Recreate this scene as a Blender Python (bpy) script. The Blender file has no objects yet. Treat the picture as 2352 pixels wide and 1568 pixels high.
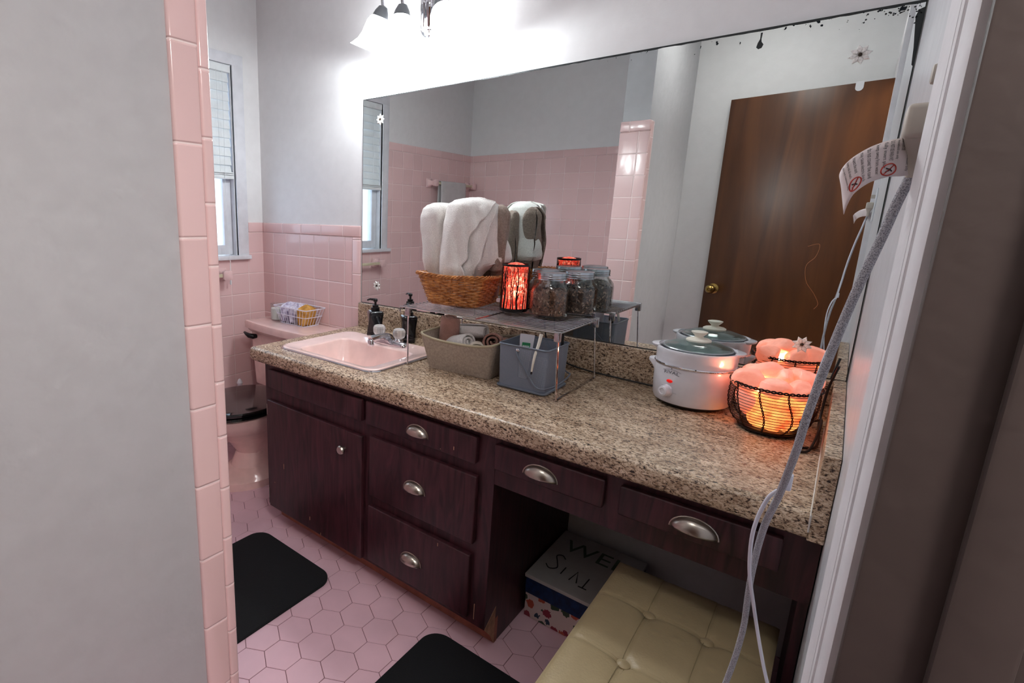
import bpy, bmesh, math, random
from mathutils import Vector, Matrix, noise
random.seed(7)
PI = math.pi
COL = bpy.context.scene.collection
SC = bpy.context.scene
ORG = {}

# ------------------------------------------------------------------ mesh builder
class MB:
    def __init__(s): s.v = []; s.f = []; s.s = []
    def add(s, v, f, smooth=True):
        n = len(s.v); s.v += [tuple(p) for p in v]
        s.f += [tuple(i + n for i in q) for q in f]; s.s += [smooth] * len(f)
        return s
    def box(s, x0, x1, y0, y1, z0, z1, b=0.0, M=None, seg=2):
        bm = bmesh.new(); bmesh.ops.create_cube(bm, size=1)
        for v in bm.verts:
            v.co = Vector(((x0 + x1) / 2 + v.co.x * (x1 - x0), (y0 + y1) / 2 + v.co.y * (y1 - y0), (z0 + z1) / 2 + v.co.z * (z1 - z0)))
        if b > 0: bmesh.ops.bevel(bm, geom=bm.edges[:], offset=b, segments=seg, affect='EDGES', profile=.5)
        if M: bmesh.ops.transform(bm, matrix=M, verts=bm.verts)
        s.frombm(bm, b > 0); return s
    def frombm(s, bm, smooth=True):
        bm.verts.index_update()
        s.add([v.co[:] for v in bm.verts], [[v.index for v in f.verts] for f in bm.faces], smooth); bm.free()
    def loft(s, loops, closed=True, cap0=False, cap1=False, smooth=True):
        n = len(loops[0]); v = [p for l in loops for p in l]; f = []
        for i in range(len(loops) - 1):
            for j in range(n if closed else n - 1):
                a = i * n + j; b = i * n + (j + 1) % n
                f.append((a, b, b + n, a + n))
        if cap0: f.append(tuple(range(n))[::-1])
        if cap1: f.append(tuple(range((len(loops) - 1) * n, len(loops) * n)))
        return s.add(v, f, smooth)
    def lathe(s, prof, c=(0, 0, 0), n=32, M=None, sx=1, sy=1, a0=0, smooth=True):
        loops = []
        for r, z in prof:
            l = [Vector((r * sx * math.cos(a0 + 2 * PI * k / n), r * sy * math.sin(a0 + 2 * PI * k / n), z)) for k in range(n)]
            if M: l = [M @ p for p in l]
            loops.append([p + Vector(c) for p in l])
        return s.loft(loops, True, prof[0][0] > 1e-5, prof[-1][0] > 1e-5, smooth)
    def tube(s, pts, r, n=8, closed=False, rs=None, flat=1.0):
        pts = [Vector(p) for p in pts]; N = len(pts); loops = []; up = None
        for i, p in enumerate(pts):
            a = pts[(i - 1) % N] if (closed or i > 0) else p
            b = pts[(i + 1) % N] if (closed or i < N - 1) else p
            t = (b - a)
            t = t.normalized() if t.length > 1e-9 else Vector((0, 0, 1))
            if up is None:
                up = Vector((0, 0, 1)) if abs(t.z) < .9 else Vector((1, 0, 0))
            side = t.cross(up)
            if side.length < 1e-6: side = t.cross(Vector((0, 1, 0)))
            side.normalize(); up = side.cross(t).normalized()
            rr = rs[i] if rs else r
            loops.append([p + side * rr * math.cos(2 * PI * k / n) + up * rr * flat * math.sin(2 * PI * k / n) for k in range(n)])
        if closed: loops.append(loops[0])
        return s.loft(loops, True, not closed, not closed)
    def sphere(s, c, r, n=12, m=8, sz=1, fn=None):
        prof = [(r * math.sin(PI * i / m), -r * sz * math.cos(PI * i / m)) for i in range(m + 1)]
        prof[0] = (1e-6, prof[0][1]); prof[-1] = (1e-6, prof[-1][1])
        return s.lathe(prof, c, n)

def rrect(cx, cy, w, h, r, z, n=6):
    out = []
    for qx, qy, a in ((1, 1, 0), (-1, 1, PI / 2), (-1, -1, PI), (1, -1, 1.5 * PI)):
        for k in range(n + 1):
            t = a + PI / 2 * k / n
            out.append(Vector((cx + qx * (w / 2 - r) + r * math.cos(t), cy + qy * (h / 2 - r) + r * math.sin(t), z)))
    return out

def setp(o, label=None, cat=None, group=None, kind=None):
    if label: o['label'] = label
    if cat: o['category'] = cat
    if group: o['group'] = group
    if kind: o['kind'] = kind
    return o
def part(name, mb, mat, parent=None, label=None):
    me = bpy.data.meshes.new(name); o0 = Vector(ORG.get(parent.name, (0, 0, 0))) if parent else Vector((0, 0, 0))
    me.from_pydata([tuple(Vector(v) - o0) for v in mb.v], [], mb.f); me.update()
    me.polygons.foreach_set('use_smooth', mb.s)
    bm = bmesh.new(); bm.from_mesh(me); bmesh.ops.recalc_face_normals(bm, faces=bm.faces[:])
    for e in bm.edges:
        if len(e.link_faces) == 2 and e.calc_face_angle(0) > math.radians(38): e.smooth = False
    bm.to_mesh(me); bm.free()
    o = bpy.data.objects.new(name, me); COL.objects.link(o); o.data.materials.append(mat)
    if parent: o.parent = parent
    ORG[o.name] = tuple(o0)
    if label: o['label'] = label
    return o
def thing(name, loc, label, cat, group=None):
    o = bpy.data.objects.new(name, None); COL.objects.link(o); o.location = loc; o.empty_display_size = .02
    ORG[o.name] = tuple(loc); setp(o, label, cat, group); return o
def local(name, mb, mat, parent, label=None):
    k = ORG[parent.name]; ORG[parent.name] = (0, 0, 0); o = part(name, mb, mat, parent, label); ORG[parent.name] = k
    ORG[o.name] = (0, 0, 0); return o
def struct(name, mb, mat, parent=None):
    o = part(name, mb, mat, parent)
    if not parent: o['kind'] = 'structure'
    return o
def copytree(o, parent=None):
    c = o.copy(); COL.objects.link(c)
    if parent: c.parent = parent
    for ch in list(o.children): copytree(ch, c)
    return c
def solidify(o, t, off=0):
    m = o.modifiers.new('s', 'SOLIDIFY'); m.thickness = t; m.offset = off
def bezier(pts, n=8):
    P = [Vector(p) for p in pts]; out = []
    for i in range(len(P) - 1):
        p0 = P[max(i - 1, 0)]; p1 = P[i]; p2 = P[i + 1]; p3 = P[min(i + 2, len(P) - 1)]
        for k in range(n):
            t = k / n
            out.append(.5 * ((2 * p1) + (-p0 + p2) * t + (2 * p0 - 5 * p1 + 4 * p2 - p3) * t * t + (-p0 + 3 * p1 - 3 * p2 + p3) * t ** 3))
    out.append(P[-1]); return out

# ------------------------------------------------------------------ materials
def lin(c):
    return tuple(((x / 255) / 12.92 if x / 255 <= .04045 else ((x / 255 + .055) / 1.055) ** 2.4) for x in c) + (1,)
def mat(name, rgb=(200, 200, 200), rough=.5, metal=0, bump=0, bscale=80, coat=0, trans=0, ior=1.45, emit=None, es=0, vary=0, vscale=20, vcol=None, vstretch=(1, 1, 1), alpha=1, sheen=0, sss=0, spec=None):
    m = bpy.data.materials.new(name); m.use_nodes = True; nt = m.node_tree; b = nt.nodes['Principled BSDF']
    b.inputs['Base Color'].default_value = lin(rgb); b.inputs['Roughness'].default_value = rough; b.inputs['Metallic'].default_value = metal
    b.inputs['Coat Weight'].default_value = coat; b.inputs['Coat Roughness'].default_value = .05
    b.inputs['Transmission Weight'].default_value = trans; b.inputs['IOR'].default_value = ior
    b.inputs['Sheen Weight'].default_value = sheen; b.inputs['Alpha'].default_value = alpha
    if spec is not None: b.inputs['Specular IOR Level'].default_value = spec
    if sss: b.inputs['Subsurface Weight'].default_value = sss; b.inputs['Subsurface Radius'].default_value = (.02, .008, .005)
    if emit: b.inputs['Emission Color'].default_value = lin(emit); b.inputs['Emission Strength'].default_value = es
    tc = nt.nodes.new('ShaderNodeTexCoord'); mp = nt.nodes.new('ShaderNodeMapping'); mp.inputs['Scale'].default_value = vstretch
    nt.links.new(tc.outputs['Object'], mp.inputs['Vector'])
    if True:
        n = nt.nodes.new('ShaderNodeTexNoise'); n.inputs['Scale'].default_value = vscale; n.inputs['Detail'].default_value = 5
        nt.links.new(mp.outputs[0], n.inputs['Vector'])
        r = nt.nodes.new('ShaderNodeValToRGB'); r.color_ramp.elements[0].position = .35; r.color_ramp.elements[1].position = .65
        c2 = vcol if vcol else tuple(x * (1 - (vary or .04)) for x in rgb)
        r.color_ramp.elements[0].color = lin(c2); r.color_ramp.elements[1].color = lin(rgb)
        nt.links.new(n.outputs['Fac'], r.inputs['Fac']); nt.links.new(r.outputs['Color'], b.inputs['Base Color'])
    if bump:
        n2 = nt.nodes.new('ShaderNodeTexNoise'); n2.inputs['Scale'].default_value = bscale; n2.inputs['Detail'].default_value = 3
        nt.links.new(tc.outputs['Object'], n2.inputs['Vector'])
        bp = nt.nodes.new('ShaderNodeBump'); bp.inputs['Strength'].default_value = 1; bp.inputs['Distance'].default_value = bump
        nt.links.new(n2.outputs['Fac'], bp.inputs['Height']); nt.links.new(bp.outputs[0], b.inputs['Normal'])
    return m

PINK = (232, 198, 197); GROUT = (244, 224, 222)
def tile_mat(name, ua, u0, v0, rgb=PINK, grout=GROUT, T=.1095, Tv=None, w=.0013, rough=.12, va='Z'):
    """square glazed tiles laid out in world metres, with sunk joints and pillowed edges"""
    m = bpy.data.materials.new(name); m.use_nodes = True; nt = m.node_tree; N = nt.nodes.new; L = nt.links.new
    b = nt.nodes['Principled BSDF']; g = N('ShaderNodeNewGeometry'); sp = N('ShaderNodeSeparateXYZ'); L(g.outputs['Position'], sp.inputs[0])
    def math_(op, a, c=None):
        n = N('ShaderNodeMath'); n.operation = op
        for i, q in enumerate((a, c)):
            if q is None: continue
            if isinstance(q, (int, float)): n.inputs[i].default_value = q
            else: L(q, n.inputs[i])
        return n.outputs[0]
    ds = []; cells = []
    for ax, o, t in ((ua, u0, T), (va, v0, Tv or T)):
        q = math_('DIVIDE', math_('SUBTRACT', sp.outputs[ax], o), t)
        fr = math_('FRACT', q); cells.append(math_('FLOOR', q))
        ds.append(math_('MULTIPLY', math_('MINIMUM', fr, math_('SUBTRACT', 1, fr)), t))
    d = math_('MINIMUM', ds[0], ds[1])
    mask = math_('GREATER_THAN', d, w)
    mix = N('ShaderNodeMix'); mix.data_type = 'RGBA'; L(mask, mix.inputs[0]); mix.inputs[6].default_value = lin(grout)
    cb = N('ShaderNodeCombineXYZ'); L(cells[0], cb.inputs[0]); L(cells[1], cb.inputs[1])
    wn = N('ShaderNodeTexWhiteNoise'); L(cb.outputs[0], wn.inputs['Vector'])
    hs = N('ShaderNodeHueSaturation'); hs.inputs['Color'].default_value = lin(rgb)
    mr = N('ShaderNodeMapRange'); L(wn.outputs['Value'], mr.inputs[0]); mr.inputs[3].default_value = .94; mr.inputs[4].default_value = 1.04
    L(mr.outputs[0], hs.inputs['Value']); L(hs.outputs[0], mix.inputs[7]); L(mix.outputs[2], b.inputs['Base Color'])
    rr = N('ShaderNodeMapRange'); L(mask, rr.inputs[0]); rr.inputs[3].default_value = .7; rr.inputs[4].default_value = rough; L(rr.outputs[0], b.inputs['Roughness'])
    h = N('ShaderNodeMapRange'); h.interpolation_type = 'SMOOTHSTEP'; L(d, h.inputs[0]); h.inputs[1].default_value = w * .6; h.inputs[2].default_value = w + .003
    nz = N('ShaderNodeTexNoise'); nz.inputs['Scale'].default_value = 9; L(g.outputs['Position'], nz.inputs['Vector'])
    hh = math_('ADD', h.outputs[0], math_('MULTIPLY', nz.outputs['Fac'], .5))
    bp = N('ShaderNodeBump'); bp.inputs['Distance'].default_value = .0012; L(hh, bp.inputs['Height']); L(bp.outputs[0], b.inputs['Normal'])
    return m

def granite(name):
    m = bpy.data.materials.new(name); m.use_nodes = True; nt = m.node_tree; N = nt.nodes.new; L = nt.links.new; b = nt.nodes['Principled BSDF']
    g = N('ShaderNodeNewGeometry'); mp = N('ShaderNodeMapping'); mp.inputs['Scale'].default_value = (1, 1.8, 1.8); mp.inputs['Rotation'].default_value = (0, 0, .35)
    L(g.outputs['Position'], mp.inputs['Vector'])
    def noi(sc, det, rough=.6, dist=0):
        n = N('ShaderNodeTexNoise'); n.inputs['Scale'].default_value = sc; n.inputs['Detail'].default_value = det; n.inputs['Roughness'].default_value = rough
        n.inputs['Distortion'].default_value = dist; L(mp.outputs[0], n.inputs['Vector']); return n
    n1 = noi(112, 5, .70, .8)
    r = N('ShaderNodeValToRGB'); cr = r.color_ramp
    cols = [(.32, (24, 22, 26)), (.40, (66, 54, 50)), (.445, (150, 124, 104)), (.49, (206, 182, 156)), (.58, (228, 210, 188)), (.70, (240, 228, 214))]
    cr.elements[0].position = cols[0][0]; cr.elements[0].color = lin(cols[0][1]); cr.elements[1].position = cols[-1][0]; cr.elements[1].color = lin(cols[-1][1])
    for p_, c_ in cols[1:-1]:
        e = cr.elements.new(p_); e.color = lin(c_)
    L(n1.outputs['Fac'], r.inputs['Fac'])
    n2 = noi(13, 3, .5); n2.inputs['Distortion'].default_value = .3
    r2 = N('ShaderNodeValToRGB'); r2.color_ramp.elements[0].position = .35; r2.color_ramp.elements[0].color = lin((176, 150, 122)); r2.color_ramp.elements[1].position = .65; r2.color_ramp.elements[1].color = lin((255, 250, 240))
    L(n2.outputs['Fac'], r2.inputs['Fac'])
    mx = N('ShaderNodeMix'); mx.data_type = 'RGBA'; mx.blend_type = 'MULTIPLY'; mx.inputs[0].default_value = .55; L(r.outputs[0], mx.inputs[6]); L(r2.outputs[0], mx.inputs[7])
    n3 = noi(210, 2, .5, .4); r3 = N('ShaderNodeValToRGB'); r3.color_ramp.elements[0].position = .36; r3.color_ramp.elements[0].color = lin((70, 60, 56)); r3.color_ramp.elements[1].position = .42; r3.color_ramp.elements[1].color = (1, 1, 1, 1)
    L(n3.outputs['Fac'], r3.inputs['Fac'])
    m2 = N('ShaderNodeMix'); m2.data_type = 'RGBA'; m2.blend_type = 'MULTIPLY'; m2.inputs[0].default_value = .6; L(mx.outputs[2], m2.inputs[6]); L(r3.outputs[0], m2.inputs[7])
    L(m2.outputs[2], b.inputs['Base Color']); b.inputs['Roughness'].default_value = .26
    bp = N('ShaderNodeBump'); bp.inputs['Distance'].default_value = .0006; L(n1.outputs['Fac'], bp.inputs['Height']); L(bp.outputs[0], b.inputs['Normal'])
    return m

def wood(name, dark, light, scale=7, stretch=(9, 9, .55), rough=.4, bump=.0004, dist=1.6):
    m = bpy.data.materials.new(name); m.use_nodes = True; nt = m.node_tree; N = nt.nodes.new; L = nt.links.new; b = nt.nodes['Principled BSDF']
    tc = N('ShaderNodeNewGeometry'); mp = N('ShaderNodeMapping'); mp.inputs['Scale'].default_value = stretch; L(tc.outputs['Position'], mp.inputs['Vector'])
    n = N('ShaderNodeTexNoise'); n.inputs['Scale'].default_value = scale; n.inputs['Detail'].default_value = 6; n.inputs['Distortion'].default_value = dist; L(mp.outputs[0], n.inputs['Vector'])
    r = N('ShaderNodeValToRGB'); r.color_ramp.elements[0].position = .3; r.color_ramp.elements[0].color = lin(dark); r.color_ramp.elements[1].position = .75; r.color_ramp.elements[1].color = lin(light)
    L(n.outputs['Fac'], r.inputs['Fac']); L(r.outputs[0], b.inputs['Base Color']); b.inputs['Roughness'].default_value = rough
    bp = N('ShaderNodeBump'); bp.inputs['Distance'].default_value = bump; L(n.outputs['Fac'], bp.inputs['Height']); L(bp.outputs[0], b.inputs['Normal'])
    return m

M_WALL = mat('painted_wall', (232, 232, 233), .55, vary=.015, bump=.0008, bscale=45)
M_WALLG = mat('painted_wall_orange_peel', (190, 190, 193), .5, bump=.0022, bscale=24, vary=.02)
M_CEIL = mat('ceiling_paint', (235, 235, 235), .8)
M_TRIM = mat('white_trim_paint', (226, 228, 234), .35, bump=.0006, bscale=60, coat=.2)
M_CASE = mat('casing_paint', (228, 226, 230), .6, bump=.0009, bscale=40)
M_JAMB = mat('jamb_paint_shaded', (76, 65, 62), .55, bump=.0006, bscale=60)  # taupe, darkened further so the colour carries the jamb's shade
M_TW = tile_mat('pink_wall_tile_far', 'X', .1028, 1.2017 - .0522)
M_TL = tile_mat('pink_wall_tile_left', 'Y', -.1035, 1.2017 - .0522)
M_TLH = tile_mat('pink_wall_tile_left_tall', 'Y', -.1035, 1.739 - .052)
M_TB = tile_mat('pink_wall_tile_near', 'X', .04, 1.739 - .052)
M_TE = tile_mat('pink_tile_partition_end', 'X', 1.5896 - .0508 - .1095, 1.7501 - .052)
M_PINKT = mat('pink_glaze', PINK, .12, coat=.3)
M_GROUT = mat('floor_grout', (120, 84, 88), .9)
M_HEX = mat('pink_floor_tile', (226, 188, 200), .3, vary=.05, vscale=6)
M_CER = mat('pink_porcelain', (240, 204, 198), .1, coat=.6)
M_SINK = mat('pink_sink_enamel', (250, 218, 212), .1, coat=.6)
M_BASIN = M_SINK
M_GRAN = granite('speckled_laminate')
M_CAB = wood('plum_stained_wood', (30, 12, 16), (78, 38, 46), scale=5, stretch=(5, 5, .6), rough=.42, dist=2.6)
M_CABIN = mat('cabinet_inside', (20, 14, 15), .8)
M_RAW = mat('raw_chipped_wood', (196, 150, 120), .8, vary=.2, vscale=40)
M_DOOR = wood('brown_door_veneer', (70, 38, 17), (102, 60, 29), scale=2.2, stretch=(5, 5, .5), rough=.36, dist=.9)
M_NICK = mat('brushed_nickel', (190, 182, 172), .28, 1)
M_CHROME = mat('chrome', (225, 225, 230), .06, 1)
M_WIRE = mat('chrome_wire', (205, 205, 210), .25, 1)
M_BRASS = mat('aged_brass', (170, 140, 80), .25, 1)
M_BLACKP = mat('black_plastic', (14, 14, 17), .3)
M_BLACKG = mat('black_gloss_ceramic', (10, 10, 16), .12, coat=.4)
M_SEAT = mat('black_gloss_seat', (12, 12, 14), .1, coat=.5)
M_MAT = mat('black_floor_mat', (9, 12, 16), .9, bump=.001, bscale=400)
M_TERRY = mat('white_terry_cloth', (253, 250, 246), .95, bump=.0025, bscale=380, sheen=.3, vary=.06, vscale=300)
M_TERRY2 = mat('tan_terry_cloth', (172, 152, 140), .95, bump=.004, bscale=420, sheen=.2, vary=.15, vscale=200)
M_CREAM = mat('cream_terry_cloth', (236, 226, 208), .95, bump=.002, bscale=420, sheen=.2)
M_ROSE = mat('dusty_rose_cloth', (178, 132, 118), .95, bump=.003, bscale=400, sheen=.2, vary=.08)
M_BEIGEF = mat('beige_felt', (178, 164, 150), .95, bump=.001, bscale=300, vary=.12, vscale=150)
M_BEIGEE = mat('beige_felt_hem', (186, 176, 150), .9, bump=.001, bscale=300)
M_WICK = wood('honey_wicker', (146, 80, 30), (232, 164, 94), scale=20, stretch=(3, 3, 3), rough=.38, dist=.3)
M_GLASS = mat('clear_glass', (255, 255, 255), .0, trans=1, ior=1.45)
M_ACRYL = mat('clear_acrylic', (255, 255, 255), .06, trans=.65, ior=1.4)
def thin_glass(name, col, ior=1.45):
    m = bpy.data.materials.new(name); m.use_nodes = True; nt = m.node_tree; N = nt.nodes.new; nt.nodes.remove(nt.nodes['Principled BSDF'])
    t = N('ShaderNodeBsdfTransparent'); t.inputs[0].default_value = col; g = N('ShaderNodeBsdfGlossy'); g.inputs['Roughness'].default_value = .02
    lw = N('ShaderNodeLayerWeight'); lw.inputs[0].default_value = .5; pw = N('ShaderNodeMath'); pw.operation = 'POWER'; pw.inputs[1].default_value = 3.5; nt.links.new(lw.outputs['Facing'], pw.inputs[0])
    f = N('ShaderNodeMapRange'); nt.links.new(pw.outputs[0], f.inputs[0]); f.inputs[3].default_value = .045 * ior / 1.45; f.inputs[4].default_value = .65; x = N('ShaderNodeMixShader')
    nt.links.new(f.outputs[0], x.inputs[0]); nt.links.new(t.outputs[0], x.inputs[1]); nt.links.new(g.outputs[0], x.inputs[2]); nt.links.new(x.outputs[0], nt.nodes['Material Output'].inputs[0]); return m
M_GLASS = thin_glass('clear_thin_glass', (.94, .97, .97, 1)); M_LIDG = thin_glass('tinted_lid_glass', (.80, .88, .87, 1), 1.6)
M_LIDM = mat('silver_jar_lid', (180, 188, 196), .25, 1)
M_HERB = mat('dried_petals', (176, 142, 118), .9, vary=.6, vscale=260, vcol=(84, 56, 42))
M_HERB2 = mat('dark_dried_leaves', (160, 130, 112), .9, vary=.6, vscale=260, vcol=(62, 44, 38))
M_GREY = mat('grey_coated_steel', (118, 128, 142), .4, .3)
M_CROCK = mat('white_enamel_cooker', (226, 226, 234), .22, coat=.3)
M_CREAMP = mat('cream_plastic', (236, 232, 218), .35)
M_RED = mat('red_indicator', (210, 20, 20), .2, emit=(255, 30, 20), es=.12)
M_IRON = mat('dark_bronze_wire', (26, 16, 16), .4, .7)
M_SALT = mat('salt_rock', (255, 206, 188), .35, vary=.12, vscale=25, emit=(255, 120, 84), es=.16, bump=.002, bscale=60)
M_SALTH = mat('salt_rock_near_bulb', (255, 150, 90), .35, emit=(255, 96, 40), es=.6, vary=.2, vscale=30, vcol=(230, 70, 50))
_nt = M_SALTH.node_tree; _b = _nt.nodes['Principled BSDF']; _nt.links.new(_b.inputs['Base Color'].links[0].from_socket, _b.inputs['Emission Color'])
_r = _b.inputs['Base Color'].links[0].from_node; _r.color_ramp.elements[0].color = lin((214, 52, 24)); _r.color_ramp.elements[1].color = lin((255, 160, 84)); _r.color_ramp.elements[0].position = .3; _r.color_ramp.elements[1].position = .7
M_BULB = mat('lit_bulb', (255, 220, 150), .5, emit=(255, 176, 84), es=18)
M_SHADE = mat('lit_frosted_glass', (255, 255, 255), .4, emit=(250, 253, 255), es=3.6)
M_CORD = mat('grey_braided_cord', (176, 176, 182), .8)
M_WCORD = mat('white_cord', (224, 226, 238), .6)
M_DCORD = mat('dark_cord', (20, 18, 18), .5)
M_PLUG = mat('beige_plug', (190, 182, 172), .45)
M_TAG = mat('paper_tag', (238, 226, 226), .6)
M_INK = mat('black_ink', (40, 40, 44), .7)
M_REDI = mat('red_ink', (190, 60, 50), .7)
M_GRN = mat('green_ink', (40, 140, 90), .6)
M_LEATH = mat('cream_faux_leather', (176, 158, 122), .36, bump=.0006, bscale=220, vary=.03)
M_STITCH = mat('leather_stitching', (160, 146, 110), .6)
M_CARD = mat('white_cardboard', (206, 206, 204), .8)
M_BLUE = mat('navy_paper', (16, 52, 104), .6, vary=.3, vscale=60)
M_SLAT = mat('white_blind', (232, 238, 240), .5)
M_PANE = thin_glass('window_pane_glass', (.96, .98, 1, 1))
M_WAX = mat('white_wax', (238, 236, 230), .4)
M_YEL = mat('mustard_cloth', (214, 164, 88), .9, bump=.002, bscale=200, vary=.25, vscale=30, vcol=(170, 120, 50))
M_LILAC = mat('white_lilac_cloth', (226, 224, 240), .9, bump=.002, bscale=200, vary=.2, vscale=60, vcol=(160, 150, 180))
M_CAULK = mat('white_caulk', (220, 214, 206), .6)
M_HALL = mat('hall_wall_paint', (150, 142, 138), .7)
M_HOUT = mat('hall_floor', (110, 90, 75), .6)
M_PEARL = mat('pearl_flower', (250, 248, 244), .2, coat=.5, vary=.15, vscale=200)
M_CORK = mat('bronze_center', (60, 50, 40), .4, .5)
M_TOWEL = mat('grey_white_towel', (206, 204, 204), .95, bump=.001, bscale=400)
M_CERB = mat('cream_bar', (214, 206, 176), .2, coat=.3)

def petals_mat(name, cols):
    m = bpy.data.materials.new(name); m.use_nodes = True; nt = m.node_tree; N = nt.nodes.new; b = nt.nodes['Principled BSDF']; g = N('ShaderNodeNewGeometry'); r = N('ShaderNodeValToRGB')
    n = N('ShaderNodeTexNoise'); n.inputs['Scale'].default_value = 300; nt.links.new(g.outputs['Position'], n.inputs['Vector'])
    a = N('ShaderNodeMath'); a.operation = 'MULTIPLY_ADD'; nt.links.new(n.outputs['Fac'], a.inputs[0]); a.inputs[1].default_value = .5; nt.links.new(g.outputs['Random Per Island'], a.inputs[2])
    a2 = N('ShaderNodeMath'); a2.operation = 'SUBTRACT'; a2.inputs[1].default_value = .25; nt.links.new(a.outputs[0], a2.inputs[0]); nt.links.new(a2.outputs[0], r.inputs['Fac'])
    r.color_ramp.elements[0].color = lin(cols[0]); r.color_ramp.elements[1].color = lin(cols[-1])
    for i, c in enumerate(cols[1:-1]): r.color_ramp.elements.new((i + 1) / (len(cols) - 1)).color = lin(c)
    nt.links.new(r.outputs[0], b.inputs['Base Color']); b.inputs['Roughness'].default_value = .8; return m
M_HERB = petals_mat('dried_petals', [(44, 28, 22), (92, 60, 44), (128, 84, 60), (150, 104, 84), (206, 166, 140)])
M_HERB2 = petals_mat('dark_dried_leaves', [(30, 22, 22), (64, 46, 40), (96, 70, 58), (186, 150, 130)])
# floral print for the storage box side: flowers and leaves scattered on off-white
def floral(name):
    m = bpy.data.materials.new(name); m.use_nodes = True; nt = m.node_tree; N = nt.nodes.new; L = nt.links.new; b = nt.nodes['Principled BSDF']
    g = N('ShaderNodeNewGeometry'); v = N('ShaderNodeTexVoronoi'); v.inputs['Scale'].default_value = 30; L(g.outputs['Position'], v.inputs['Vector'])
    r = N('ShaderNodeValToRGB'); r.color_ramp.interpolation = 'CONSTANT'; r.color_ramp.elements[0].color = (1, 1, 1, 1); r.color_ramp.elements[1].position = .34; r.color_ramp.elements[1].color = (0, 0, 0, 1)
    nz = N('ShaderNodeTexNoise'); nz.inputs['Scale'].default_value = 120; L(g.outputs['Position'], nz.inputs['Vector'])
    ad = N('ShaderNodeMath'); ad.operation = 'MULTIPLY_ADD'; L(nz.outputs['Fac'], ad.inputs[0]); ad.inputs[1].default_value = .45; L(v.outputs['Distance'], ad.inputs[2])
    sb = N('ShaderNodeMath'); sb.operation = 'SUBTRACT'; L(ad.outputs[0], sb.inputs[0]); sb.inputs[1].default_value = .30; L(sb.outputs[0], r.inputs['Fac'])
    c = N('ShaderNodeValToRGB'); c.color_ramp.interpolation = 'CONSTANT'; sp = N('ShaderNodeSeparateColor'); L(v.outputs['Color'], sp.inputs[0]); L(sp.outputs[0], c.inputs['Fac'])
    els = [(0, (150, 50, 66)), (.3, (40, 62, 84)), (.55, (196, 92, 70)), (.8, (60, 78, 60))]
    c.color_ramp.elements[0].color = lin(els[0][1]); c.color_ramp.elements[1].position = els[1][0]; c.color_ramp.elements[1].color = lin(els[1][1])
    for p_, q_ in els[2:]: c.color_ramp.elements.new(p_).color = lin(q_)
    mx = N('ShaderNodeMix'); mx.data_type = 'RGBA'; L(r.outputs[0], mx.inputs[0]); mx.inputs[6].default_value = lin((222, 204, 200)); L(c.outputs[0], mx.inputs[7]); L(mx.outputs[2], b.inputs['Base Color'])
    b.inputs['Roughness'].default_value = .6
    return m
M_FLOR = floral('floral_paper')

# braided cords: woven specks
def braid(name, a, c):
    m = bpy.data.materials.new(name); m.use_nodes = True; nt = m.node_tree; N = nt.nodes.new; L = nt.links.new; b = nt.nodes['Principled BSDF']
    g = N('ShaderNodeNewGeometry'); n = N('ShaderNodeTexVoronoi'); n.inputs['Scale'].default_value = 900; L(g.outputs['Position'], n.inputs['Vector'])
    r = N('ShaderNodeValToRGB'); r.color_ramp.elements[0].position = .25; r.color_ramp.elements[0].color = lin(a); r.color_ramp.elements[1].position = .6; r.color_ramp.elements[1].color = lin(c)
    L(n.outputs['Distance'], r.inputs['Fac']); L(r.outputs[0], b.inputs['Base Color']); b.inputs['Roughness'].default_value = .85
    bp = N('ShaderNodeBump'); bp.inputs['Distance'].default_value = .0006; L(n.outputs['Distance'], bp.inputs['Height']); L(bp.outputs[0], b.inputs['Normal'])
    return m
M_CORD = braid('grey_braided_cord_weave', (122, 122, 130), (184, 184, 190))

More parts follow.
